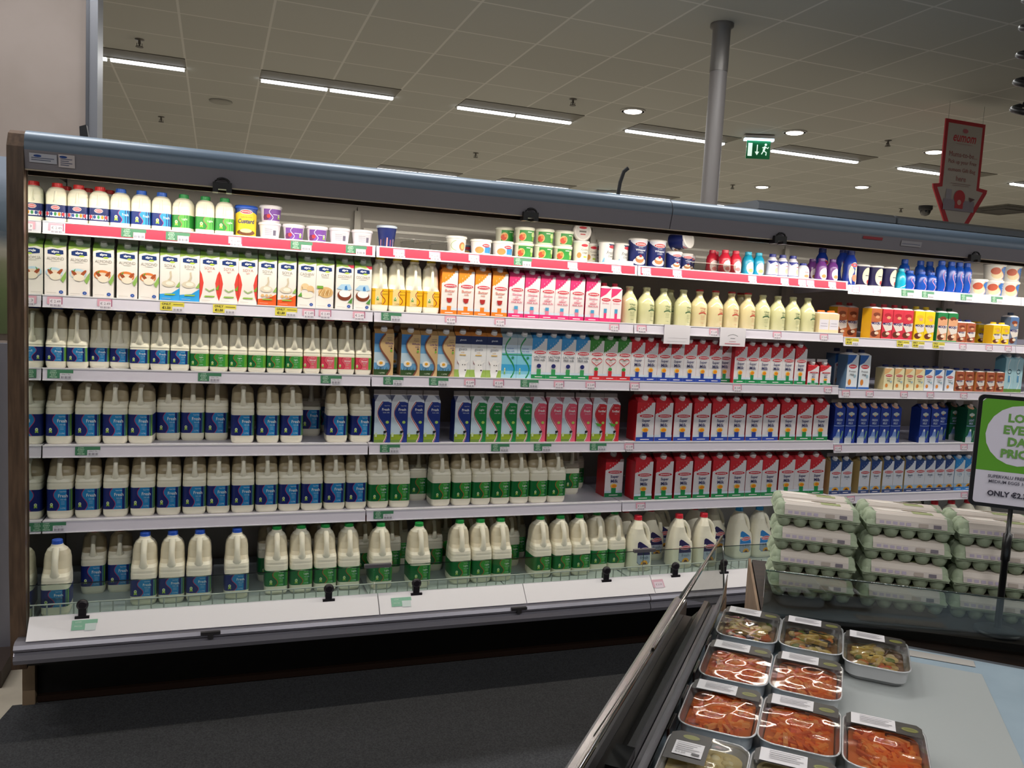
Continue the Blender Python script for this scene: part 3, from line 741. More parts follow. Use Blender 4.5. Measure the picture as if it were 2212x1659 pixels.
# ------------------------------------------------------------------ the room
def struct(name, mb, kind='structure'):
    o = mb.build(name); o['kind'] = kind; return o
def ceiling_mat():
    m = bpy.data.materials.new('ceiling_tiles'); m.use_nodes = True
    n = m.node_tree.nodes; l = m.node_tree.links; b = n['Principled BSDF']; b.inputs['Roughness'].default_value = .85
    tc = n.new('ShaderNodeTexCoord'); sp = n.new('ShaderNodeSeparateXYZ'); l.new(tc.outputs['Object'], sp.inputs[0])
    outs = []; cells = []
    for ax, off in (('X', .94), ('Y', 3.98)):
        a = n.new('ShaderNodeMath'); a.operation = 'SUBTRACT'; a.inputs[1].default_value = off - 60; l.new(sp.outputs[ax], a.inputs[0])
        d = n.new('ShaderNodeMath'); d.operation = 'DIVIDE'; d.inputs[1].default_value = .6; l.new(a.outputs[0], d.inputs[0])
        f = n.new('ShaderNodeMath'); f.operation = 'FRACT'; l.new(d.outputs[0], f.inputs[0])
        fl = n.new('ShaderNodeMath'); fl.operation = 'FLOOR'; l.new(d.outputs[0], fl.inputs[0]); cells.append(fl)
        p = n.new('ShaderNodeMath'); p.operation = 'PINGPONG'; p.inputs[1].default_value = .5; l.new(f.outputs[0], p.inputs[0])
        c = n.new('ShaderNodeMath'); c.operation = 'LESS_THAN'; c.inputs[1].default_value = .014; l.new(p.outputs[0], c.inputs[0]); outs.append(c)
    mx = n.new('ShaderNodeMath'); mx.operation = 'MAXIMUM'; l.new(outs[0].outputs[0], mx.inputs[0]); l.new(outs[1].outputs[0], mx.inputs[1])
    cb = n.new('ShaderNodeCombineXYZ'); l.new(cells[0].outputs[0], cb.inputs[0]); l.new(cells[1].outputs[0], cb.inputs[1])
    wn = n.new('ShaderNodeTexWhiteNoise'); l.new(cb.outputs[0], wn.inputs['Vector'])
    cr = n.new('ShaderNodeValToRGB'); cr.color_ramp.elements[0].color = lin('A3A29A'); cr.color_ramp.elements[1].color = lin('ABAAA2'); l.new(wn.outputs['Value'], cr.inputs[0])
    mi = n.new('ShaderNodeMix'); mi.data_type = 'RGBA'; l.new(mx.outputs[0], mi.inputs['Factor']); l.new(cr.outputs[0], mi.inputs['A']); mi.inputs['B'].default_value = lin('C2C1BA')
    l.new(mi.outputs['Result'], b.inputs['Base Color'])
    no = n.new('ShaderNodeTexNoise'); no.inputs['Scale'].default_value = 90; l.new(tc.outputs['Object'], no.inputs[0])
    bp = n.new('ShaderNodeBump'); bp.inputs['Strength'].default_value = .12; l.new(no.outputs[0], bp.inputs['Height']); l.new(bp.outputs[0], b.inputs['Normal'])
    return m
mb = MB(); mb.box(-9, 22, -9, 24, CEIL, CEIL + .05, ceiling_mat()); struct('ceiling', mb)
mb = MB(); mb.box(-9, 22, -9, 24, -.05, 0, noise_mat('floor_tiles', 'B5AC9C', 'C4BBAA', 6, .4)); struct('floor', mb)
WALLM = noise_mat('wall_paint', '847972', '8B807A', 3, .7)
mb = MB(); mb.box(-9, .005, 1.05, 1.22, 0, CEIL, WALLM); struct('wall_left', mb)
mb = MB(); mb.box(.005, .055, 1.035, 1.235, 0, CEIL, mat('6E7076', .4, .5)); mb.box(.005, .018, 1.027, 1.035, 0, CEIL, mat('4A4C52', .4, .5)); struct('trim_1', mb)
mb = MB(); mb.box(-9, 22, 23.9, 24, 0, CEIL, mat('9A968C', .8)); struct('wall_back', mb)
mb = MB(); mb.box(21.9, 22, -9, 24, 0, CEIL, mat('9A968C', .8)); struct('wall_right', mb)
mb = MB(); mb.box(-9, 22, -9, -8.9, 0, CEIL, mat('9A968C', .8)); struct('wall_front', mb)
# dark entrance-style carpet in front of the cooler
mb = MB(); mb.prism([(-.085, -.09), (-.245, -1.0), (-.60, -3.0), (-1.2, -7), (9, -7), (9, -.09)], .0, .008, noise_mat('carpet_pile', '242528', '3C3D40', 190, .95, .5), axis='z')
tag(mb.build('carpet'), 'dark charcoal flecked carpet laid along the foot of the milk cooler', 'carpet')
mb = MB(); mb.prism([(.18, -1.05), (.188, -1.05), (.188, -1.042), (.18, -1.043)], .008, .012, mat('C9C6C0', .8), axis='z')
tag(mb.build('paper_scrap'), 'tiny white scrap of paper lying on the dark carpet', 'litter')
# landscape poster on the wall, mountain picture
mb = MB()
def poster_mat():
    m = bpy.data.materials.new('landscape_print'); m.use_nodes = True; n = m.node_tree.nodes; l = m.node_tree.links; b = n['Principled BSDF']; b.inputs['Roughness'].default_value = .5
    tc = n.new('ShaderNodeTexCoord'); sp = n.new('ShaderNodeSeparateXYZ'); l.new(tc.outputs['Generated'], sp.inputs[0])
    no = n.new('ShaderNodeTexNoise'); no.inputs['Scale'].default_value = 5; no.inputs['Detail'].default_value = 6; l.new(tc.outputs['Generated'], no.inputs[0])
    mu = n.new('ShaderNodeMath'); mu.operation = 'MULTIPLY_ADD'; mu.inputs[1].default_value = .25; l.new(no.outputs[0], mu.inputs[0]); l.new(sp.outputs['Z'], mu.inputs[2])
    cr = n.new('ShaderNodeValToRGB'); E = cr.color_ramp; E.elements[0].color = lin('3A4428'); E.elements[1].color = lin('8A94A4')
    for p, h in ((.40, '4E5A34'), (.55, '6A6A50'), (.62, '8A8578'), (.72, '3A4650'), (.9, '5A6672')):
        e = E.elements.new(p); e.color = lin(h)
    l.new(mu.outputs[0], cr.inputs[0]); l.new(cr.outputs[0], b.inputs['Base Color']); return m
mb.box(-2.4, -.2, 1.035, 1.05, 1.36, 2.20, poster_mat())
tag(mb.build('wall_poster'), 'large landscape photo of hills and grass on the wall beside the cooler', 'poster')

# ------------------------------------------------------------------ ceiling fittings
n_l = 0
for r, Y in enumerate((4.28, 8.48, 12.68, 16.9, -4.1, .10)):
    for k in range(-2, 7):
        x0 = .94 + 1.8 * k - .0
        if x0 < -2.8 or x0 > 13 or (Y == .10 and x0 > 2.9) or (Y == 8.48 and x0 < 2.6): continue
        root = empty('ceiling_light', (x0 + .6, Y, CEIL), 0)
        mb = MB()
        mb.box(-.6, .6, -.32, .05, -.006, 0, mat('646156', .6)); mb.box(-.6, .6, -.052, -.047, -.012, 0, mat('B4B0A8', .5)); mb.build('reflector', root)
        for s in (-1, 1):
            t = MB(); cx = s * .3
            t.prism([(-.034, -.006), (-.028, -.026), (.018, -.026), (.024, -.006)], cx - .285, cx + .285, emat('F4F8FF', TUBE)); t.build('diffuser', root)
            ld = bpy.data.lights.new('tube_light', 'AREA'); ld.shape = 'RECTANGLE'; ld.size = .56; ld.size_y = .05; ld.energy = TUBE_W; ld.color = (1, .985, .965)
            lo = bpy.data.objects.new('tube_light', ld); lo.location = (cx, -.005, -.030); C.objects.link(lo); lo.parent = root
        col = ''
        rowt = {4.28: 'nearest row beyond the cooler', 8.48: 'second row beyond the cooler', 12.68: 'third row beyond the cooler', 16.9: 'farthest row from the cooler', -4.1: 'row above the shopping aisle', .10: 'row directly above the cooler'}[Y]
        tag(root, 'recessed twin tube ceiling light, %s in the %s' % (['first from left', 'second from left', 'third from left', 'fourth from left', 'fifth from left', 'sixth from left', 'seventh from left', 'eighth from left', 'ninth from left'][k + 2], rowt), 'ceiling light', 'ceiling lights in the ' + rowt)
SP = [(4.24, 3.54, 'beside the grey pole'), (6.00, 3.45, 'above the exit sign'), (7.76, 3.40, 'beside the hanging arrow sign'), (7.85, 6.47, 'far beyond the exit sign'), (8.85, 5.63, 'lowest and right of the far lamps')]
for x, y, w in SP:
    root = empty('downlight', (x, y, CEIL)); mb = MB()
    mb.lathe([(.105, -.012), (.115, -.008), (.12, 0), (.085, 0), (.085, -.010)], mat('B0AEA8', .4), n=28, cap0=False, cap1=False); mb.build('ring', root)
    t = MB(); t.lathe([(.084, -.006), (.078, -.016), (.05, -.022)], emat('FFF6EA', SPOT), n=28); t.build('lamp', root)
    tag(root, 'round recessed white downlight glowing ' + w, 'ceiling light', 'round downlights')
for x, y, w in [(.03, 3.58, 'at the upper left near the wall edge'), (.01, 6.58, 'at the left, farther back'), (3.59, 3.45, 'between two light rows left of the pole'), (3.62, 6.5, 'farther back, centre left'), (6.99, 3.25, 'right of the exit sign'), (7.45, 6.6, 'far back behind the pole'), (10.8, 6.9, 'above the security camera')]:
    root = empty('sprinkler', (x, y, CEIL)); mb = MB()
    mb.lathe([(.035, 0), (.033, -.006), (.010, -.008), (.010, -.035), (.006, -.04), (.006, -.055)], mat('5A5650', .4, .6), n=16); mb.build('sprinkler_body', root)
    t = MB(); t.lathe([(.028, -.055), (.028, -.059)], mat('4A4640', .4, .6), n=16); t.box(-.02, -.016, -.003, .003, -.055, -.03, mat('4A4640', .4)); t.box(.016, .02, -.003, .003, -.055, -.03, mat('4A4640', .4)); t.build('deflector', root)
    tag(root, 'small fire sprinkler head on the ceiling ' + w, 'sprinkler', 'ceiling sprinklers')
mb = MB(); mb.lathe([(.11, 0), (.11, -.010), (.10, -.016), (.03, -.018)], mat('8A8880', .6), n=28)
o = mb.build('ceiling_speaker'); o.location = (.624, 5.39, CEIL); tag(o, 'round flat grey ceiling speaker at the upper left', 'speaker')
root = empty('security_camera', (10.85, 6.46, CEIL)); mb = MB(); mb.lathe([(.10, 0), (.10, -.05), (.085, -.07)], mat('1E1E20', .4), n=24); mb.build('housing', root)
mb = MB(); mb.lathe([(.08, -.065), (.075, -.10), (.055, -.135), (.02, -.15)], mat('101012', .08, coat=1), n=24); mb.build('dome', root); tag(root, 'black dome security camera hanging from the ceiling left of the arrow sign', 'camera')
mb = MB(); mb.box(-.45, .45, -.45, .45, -.012, 0, mat('5A5850', .6)); mb.box(-.40, .40, -.40, .40, -.02, -.012, mat('3E3C38', .6)); mb.box(-.2, .2, -.2, .2, -.03, -.02, mat('4A4844', .6))
o = mb.build('air_vent'); o.location = (11.9, 6.0, CEIL); tag(o, 'dark square ceiling air vent just right of the arrow sign', 'air vent')
# pale blank ceiling panels between lamp pairs
for x, y in ((2.14, 4.28), (.34, 4.28), (3.94, 4.28), (.94, 6.4), (.34, 8.3), (5.74, 4.28), (7.54, 4.28)):
    pass
# grey pole
root = empty('support_pole', (3.645, 1.21, 0)); mb = MB(); mb.lathe([(.055, 0), (.055, 3.22)], mat('76716F', .45), n=24); mb.build('pole', root)
mb = MB(); mb.lathe([(.058, 3.2), (.058, 3.47), (.075, 3.48), (.075, 3.5)], mat('6E6A66', .4, .3), n=24); mb.build('collar', root); tag(root, 'tall grey pole rising behind the cooler to the ceiling', 'pole')
# exit signs
def exit_sign(x, y, ztop, w, rz, lab):
    root = empty('exit_sign', (x, y, ztop), rz)
    mb = MB(); mb.box(-w / 2, w / 2, -.006, .006, -.20, -.02, mat('0E8A52', .4)); A = Art(mb, lambda u, v, l: (u, -.0065 - l, v), eps=.0006)
    WH = emat('DDF4E8', .5)
    A.rect(-w * .44, -.175, -w * .26, -.045, WH)
    A.line([(-w * .05, -.06), (-w * .05, -.15)], .010, WH); A.poly([(-w * .05 - .022, -.13), (-w * .05 + .022, -.13), (-w * .05, -.165)], WH)
    A.ell(w * .30, -.058, .012, .012, WH); A.line([(w * .28, -.075), (w * .22, -.12)], .020, WH); A.line([(w * .28, -.08), (w * .40, -.095), (w * .42, -.08)], .009, WH); A.line([(w * .28, -.08), (w * .16, -.09)], .009, WH); A.line([(w * .22, -.12), (w * .34, -.135), (w * .33, -.165)], .010, WH); A.line([(w * .22, -.12), (w * .14, -.155)], .010, WH)
    mb.build('sign_panel', root)
    t = MB(); t.box(-w * .62, w * .62, -.03, .03, -.02, .0, emat('BFE8FF', 2.2)); t.box(-w * .62, w * .62, -.04, .04, 0, .03, mat('C8C8C8', .5)); t.build('lamp_housing', root)
    tag(root, lab, 'exit sign')
exit_sign(5.80, 3.75, 3.46, .24, math.radians(-22), 'green emergency exit sign with running figure, hanging right of the pole')
exit_sign(6.3, 8.3, 3.46, .24, math.radians(-22), 'small distant green exit sign just above the cooler top, left of the pole')
# hanging arrow sign
root = empty('arrow_sign', (6.46, 1.84, 0)); mb = MB()
red, cream = mat('B3202C', .45), mat('B9AFA4', .6)
out = [(-.22, 3.355), (.215, 3.355), (.215, 2.83), (.31, 2.82), (.305, 2.79), (.03, 2.35), (-.03, 2.35), (-.285, 2.79), (-.29, 2.82), (-.22, 2.83)]
mb.prism(out[::-1], -.006, .006, red, axis='y')
inn = [(-.19, 3.325), (.185, 3.325), (.185, 2.805), (.26, 2.795), (.0, 2.385), (-.245, 2.795), (-.19, 2.805)]
A = Art(mb, lambda u, v, l: (u, -.0065 - l, v), eps=.0006)
A.poly(inn, cream)
A.text('eumom', 0, 3.21, .055, 'C0303A', maxw=.25, shear=.2, bold=.02); A.ell(-.0, 3.275, .03, .018, 'B8606A'); A.rect(-.09, 3.165, .09, 3.170, 'B8908A')
for t, z in (('Mums-to-be...', 3.08), ('Pick up your Free', 3.015), ('eumom Gift Bag', 2.95), ('here', 2.885)): A.text(t, 0, z, .042, '9E5A54', maxw=.31)
A.rect(-.11, 2.840, .11, 2.845, 'A08880'); A.rect(-.09, 2.825, .09, 2.830, 'A08880')
A.rect(-.17, 2.62, .17, 2.71, '8A8088'); A.rect(-.15, 2.71, -.09, 2.79, '9A9298'); A.ell(0, 2.73, .062, .062, 'B01E28'); A.rect(-.045, 2.64, .045, 2.69, 'B01E28'); A.ell(0, 2.69, .022, .022, 'C89A8A'); A.poly([(.10, 2.74), (.17, 2.73), (.12, 2.70)], '5A3A3A')
mb.build('sign_board', root)
w = MB(); w.tube([(-.19, 0, 3.35), (-.19, 0, 3.5)], .0015, mat('8A8A88', .4), n=6); w.build('wire', root)
w = MB(); w.tube([(.19, 0, 3.35), (.19, 0, 3.5)], .0015, mat('8A8A88', .4), n=6); w.build('wire', root)
tag(root, 'white down-pointing arrow sign with red border hanging on thin wires', 'sign')
# thin rods and small things above the cooler
mb = MB(); pts = [(2.478, .2, 2.12), (2.478, .2, 2.20), (2.485, .2, 2.26), (2.502, .2, 2.315), (2.525, .2, 2.335)]
mb.tube(pts, [(.010, .003)] * 5, mat('141416', .5), n=8); tag(mb.build('cable_tail'), 'black curved cable end standing up from the cooler roof', 'cable')
mb = MB(); mb.prism([(.09, 2.11), (.15, 2.11), (.15, 2.19), (.12, 2.20), (.11, 2.26), (.085, 2.25), (.09, 2.17)], .26, .30, mat('17171A', .5), axis='y'); tag(mb.build('roof_bracket'), 'small black bracket on the cooler roof beside the wall edge', 'bracket')
# the back-to-back display unit seen over the cooler roof
for i, (x0, x1, y) in enumerate(((4.10, 5.3, 1.30), (5.32, 6.6, 1.30), (6.62, 7.9, 1.30))):
    root = empty('rear_cabinet', ((x0 + x1) / 2, 1.70, 0)); hx = (x1 - x0) / 2; mb = MB()
    mb.box(-hx, hx, -.35, 0, 0, 2.38, mat('5A5F68', .45, .2)); mb.build('cabinet_body', root)
    t = MB(); t.prism([(-.40, 2.38), (-.40, 2.42), (-.37, 2.44), (.02, 2.44), (.02, 2.38)], -hx, hx, mat('6A7078', .4, .3)); t.build('top_cover', root)
    tag(root, 'grey refrigerated cabinet standing behind the milk cooler, %s of three' % ['leftmost', 'middle', 'rightmost'][i], 'cabinet', 'cabinets behind the milk cooler')

# shelving upright left of the cooler
root = empty('shelf_upright', (-.20, .34, 0)); mb = MB(); g = mat('8A8A96', .45, .2)
mb.box(-.045, .065, 0, .03, .06, 1.36, g); mb.build('post', root)
mb = MB()
for k in range(17): mb.box(-.030, -.018, -.003, .0, .22 + k * .065, .26 + k * .065, mat('16161A', .6))
mb.build('slots', root)
mb = MB(); mb.box(-.05, .04, -.25, .03, 0, .07, mat('3A2E28', .5)); mb.build('foot', root)
tag(root, 'grey slotted steel shelving upright standing left of the cooler end panel', 'shelving')

# ------------------------------------------------------------------ the milk cooler
BAYS = [(0.003, 1.247), (1.253, 2.497), (2.503, 3.747), (3.753, 4.997), (5.003, 6.247)]
cool = tag(empty('display_cooler', (0, 0, 0)), 'long open-front refrigerated display cooler with glass front guard and shelves of milk', 'refrigerator')
WOODP = noise_mat('brown_end_finish', '4E3C30', '66503F', 14, .35, stretch=(6, 6, .6))
METG = mat('67788A', .38, .1); METD = mat('8C8890', .38, .1); BRZ = mat('3A3026', .32, .6); WHT = mat('D9D6DA', .3)
mb = MB(); mb.prism([(-.26, .22), (-.285, .6), (-.30, 1.9), (-.30, 2.07), (-.275, 2.115), (-.24, 2.13), (.60, 2.13), (.60, .22)], -.055, -.004, WOODP); mb.build('end_panel', cool)
mb = MB(); mb.box(-.05, -.008, -.10, .55, 0, .215, mat('7E6A54', .5)); mb.build('end_leg', cool)
mb = MB(); mb.prism([(-.235, .36), (-.255, 1.9), (-.255, 2.03), (.54, 2.05), (.54, .36)], -.003, .0005, mat('D4DAD6', .03, 1.0)); mb.build('mirror_panel', cool)
mb = MB(); mb.box(0, 6.5, .545, .60, .25, 2.12, mat('C4BFB8', .4)); mb.build('back_panel', cool)
BACKM = mat('C6C0B8', .35)
for i, (a, b) in enumerate(BAYS):
    mb = MB(); mb.box(a, b, .53, .545, .37, 2.06, BACKM)
    for z in (1.95, 1.99): mb.box(a + .03, b - .03, .522, .53, z, z + .012, mat('D8D4CC', .3, .2))
    mb.build('rear_panel', cool)
    mb = MB(); mb.box(b - .012, b + .018 if i < 4 else b, .505, .529, .4, 2.04, mat('B8B4AC', .35, .4))
    for z in [1.92 - .03 * q for q in range(4)]: mb.box(b - .004, b + .002, .5035, .505, z, z + .018, mat('222222', .6))
    mb.build('rear_post', cool)
# canopy: rounded light band, dark lower face, brown channel and shiny inner roof
can = [(-.285, 2.000), (-.298, 2.055), (-.300, 2.062), (-.302, 2.085), (-.292, 2.112), (-.272, 2.128), (-.24, 2.134), (.60, 2.134), (.60, 2.11), (.52, 2.09), (-.125, 2.055), (-.135, 2.000), (-.15, 1.9995), (-.262, 1.9995), (-.270, 1.9998)]
def strip(mb, pts, x0, x1, m, smooth=False):
    vs = [(x0, a, b) for a, b in pts] + [(x1, a, b) for a, b in pts]; n = len(pts)
    mb.add(vs, [(i, i + 1, n + i + 1, n + i) for i in range(n - 1)], m, smooth)
ROOFIN = mat('8A7D74', .12, .75)
for a, b in [(-.003, 2.498), (2.502, 4.998), (5.002, 6.5)]:
    mb = MB(); strip(mb, can[0:3], a, b, METD); strip(mb, can[2:8], a, b, METG, True); strip(mb, can[7:9], a, b, METG); strip(mb, can[8:11], a, b, ROOFIN)
    strip(mb, can[10:15] + can[0:1], a, b, BRZ)
    for x in (a, b): mb.add([(x, p, q) for p, q in can], [tuple(range(len(can)))], METD)
    mb.build('canopy', cool)
mb = MB()
mb.box(-.003, 6.5, -.2866, -.278, 1.9955, 1.9994, mat('B4A894', .3, .5)); mb.box(-.003, 6.5, -.240, -.232, 1.984, 1.9992, BRZ)
mb.build('canopy_edge_trim', cool)
for k in range(5):
    mb = MB(); mb.box(.04 + 1.25 * k, 1.21 + 1.25 * k, -.222, -.170, 1.9935, 1.9992, emat('FFF2DC', 2.0)); mb.build('lamp_tube', cool)
for x in (.63, 1.835, 3.08, 4.29, 5.5):
    mb = MB(); bk = mat('161618', .35); mb.box(x - .033, x + .033, -.306, -.262, 1.990, 2.014, bk); mb.box(x - .033, x - .014, -.306, -.262, 1.978, 1.99, bk); mb.box(x + .014, x + .033, -.306, -.262, 1.978, 1.99, bk)
    mb.tube([(x + .024 * math.cos(t * PI / 8), -.304, 2.012 + .016 * math.sin(t * PI / 8)) for t in range(9)], .004, bk, n=8); mb.build('canopy_catch', cool)
# base
for i, (a, b) in enumerate([(.006, 1.262), (1.266, 1.90), (1.904, 2.53), (2.534, 3.78), (3.784, 5.03), (5.034, 6.4)]):
    mb = MB(); mb.prism([(-.270, .418), (-.335, .352), (-.325, .345), (-.262, .405)], a, b, emat('F2EEF2', .0) if False else mat('FBF8FC', .28)); mb.build('lower_ticket_strip', cool)
prof = [(-.322, .350), (-.345, .343), (-.352, .330), (-.346, .320), (-.336, .316), (-.350, .308), (-.356, .292), (-.346, .274), (-.315, .262), (-.26, .262), (-.26, .345)]
for a, b in [(-.03, 2.498), (2.502, 4.998), (5.002, 6.4)]:
    mb = MB(); mb.prism(prof, a, b, mat('8E8C96', .26, .35), smooth=False); mb.build('bumper_rail', cool)
for x in (.62, 1.86, 3.13, 4.4):
    mb = MB(); mb.box(x - .035, x + .035, -.358, -.332, .333, .343, mat('3E3C3E', .4, .4)); mb.box(x - .01, x + .01, -.360, -.34, .318, .334, mat('3E3C3E', .4, .4)); mb.build('bumper_clip', cool)
DK = noise_mat('black_kick', '060607', '0D0D0F', 20, .6)
mb = MB(); mb.box(-.003, 6.4, -.06, .55, .03, .262, DK); mb.box(-.003, 6.4, -.259, -.06, .23, .262, DK)
for k in range(60): mb.box(.2 + k * .1, .26 + k * .1, -.063, -.06, .16, .20, mat('020203', .9))
mb.build('kick_plate', cool)
mb = MB(); mb.box(-.003, 6.4, -.085, -.055, .008, .032, mat('2E2019', .3, .4)); mb.build('kick_strip', cool)
mb = MB(); mb.box(.002, 6.4, -.255, .52, .262, .352, mat('B8B8BE', .4))
mb.box(.002, 6.4, -.257, -.25, .352, .402, mat('C4C6CA', .4)); mb.build('well', cool)
for a, b in BAYS:
    for k in range(2):
        w_ = (b - a) / 2; mb = MB(); mb.box(a + k * w_ + .003, a + (k + 1) * w_ - .003, -.235, .50, .3525, .3595, mat('C9D2D8', .3)); mb.build('well_deck', cool)
WIRE = mat('F4F4F6', .3)
for a, b in BAYS:
    mb = MB(); n = 28
    for k in range(n + 1): x = a + .01 + (b - a - .02) * k / n; mb.tube([(x, -.244, .360), (x, -.244, .450)], .0026, WIRE, n=6)
    for z in (.365, .450): mb.tube([(a, -.244, z), (b, -.244, z)], .0028, WIRE, n=6)
    mb.build('wire_riser', cool)
for i, (a, b) in enumerate([(.006, 1.247), (1.253, 2.497), (2.503, 3.747), (3.753, 4.997), (5.003, 6.2)]):
    mb = MB(); mb.box(a, b, -.266, -.260, .405, .530, GLASS); gg = mb.build('glass_guard', cool)
    mb = MB(); mb.box(a, b, -.2665, -.2595, .5302, .5318, clear_mat('glass_edge', 'A8C4BC', .25, .1)); mb.build('glass_edge', gg)
for x in (1.262, 2.5):
    mb = MB(); mb.box(x - .055, x + .055, -.272, -.254, .526, .540, mat('77747A', .35, .3)); mb.build('glass_joiner', cool)
for x in (.177, 1.065, 1.425, 2.305, 2.664, 2.93, 3.9, 4.6):
    mb = MB(); bk = mat('242026', .3); c = [(.018, 0), (.020, .003), (.020, .011), (.013, .015)]
    vs = MB(); vs.lathe(c, bk, n=20)
    mb.add([(x + p[0], -.268 - p[2], .452 + p[1]) for p in vs.v], vs.f, bk, True)
    mb.box(x - .013, x + .013, -.280, -.2555, .405, .440, bk); mb.box(x - .024, x + .024, -.285, -.255, .399, .412, bk)
    mb.build('glass_clamp', cool)
# stickers on the canopy face
def on_face(x, z): return -.289 - (z - 2.0) * .22
def sticker(x0, x1, z0, z1, bg, rows, lab, first=None):
    mb = MB(); A = Art(mb, lambda u, v, l: (u, on_face(u, v) - .0006 - l, v)); A.rect(x0, z0, x1, z1, bg)
    if first: A.ell(x0 + (x1 - x0) * .3, z1 - .008, .012, .004, first)
    for k in range(rows):
        zz = z1 - .016 - k * .0065
        if zz > z0 + .004: A.rect(x0 + .006, zz, x1 - .008 - .01 * (k % 2), zz + .0025, '5A6280')
    tag(mb.build('notice_sticker'), lab, 'sticker')
sticker(.012, .095, 2.022, 2.052, 'C0C2CE', 4, 'wide white maker sticker at the left end of the cooler canopy', '2A4A90')
sticker(.100, .150, 2.014, 2.056, 'CFC6C8', 5, 'upright pinkish inspection sticker on canopy, right of the wide white one', '2A4A90')
sticker(3.56, 3.68, 2.040, 2.053, 'A04048', 1, 'thin red notice strip on the canopy toward its right end')
sticker(3.80, 3.93, 2.024, 2.050, 'A5A2A8', 2, 'pale grey notice on the canopy right of the red strip')

# shelves
def shelf(row, bay, a, b, depth=.43):
    z = SHELF_TOP[row]; rw = row % 10
    names = {1: 'top', 2: 'second', 3: 'third', 4: 'fourth', 5: 'fifth'}
    bn = ['first bay from left', 'second bay from left', 'third bay from left', 'fourth bay from left', 'far right bay']
    root = empty('cooler_shelf', ((a + b) / 2, 0, z)); hx = (b - a) / 2
    mb = MB(); mb.box(-hx, hx, -.004, depth, -.020, -.002, SHELFM); mb.box(-hx, hx, depth, depth + .006, -.02, .03, SHELFM); mb.build('shelf_deck', root)
    r = MB(); r.prism([(-.004, .0), (-.012, .0), (-.018, -.044), (-.013, -.046), (-.004, -.004)], -hx, hx, RAILM)
    r.box(-hx, hx, -.0145, -.0115, -.003, .0015, mat('F0EEF2', .25)); r.box(-hx, hx, -.0205, -.0165, -.047, -.0435, mat('ECEAF0', .25)); ro = r.build('price_rail', root)
    if rw == 1 and bay < 3:
        s = MB(); k0 = -hx + (.075 if bay == 0 else .012)
        A = Art(s, lambda u, v, l: (u, -.0125 + v * .136 - .0006 - l, v)); A.rect(k0, -.0405, hx - .012, -.0045, 'B82444'); s.build('red_strip', ro)
    for sx in (-1, 1):
        br = MB(); x = sx * (hx - .006); br.prism([(.02, -.02), (depth, -.02), (depth, -.045), (depth - .06, -.045), (.10, -.030)], x - .0015, x + .0015, SHELFM); br.build('bracket', root)
    tag(root, 'white metal cooler shelf, %s shelf down in the %s' % (names[rw], bn[bay]), 'shelf', 'cooler shelves')
for bay, (a, b) in enumerate(BAYS):
    for row in range(1, 6):
        if bay == 4: shelf(row + 10, bay, a, b)
        else: shelf(row + (10 if bay == 3 else 0), bay, a, b)
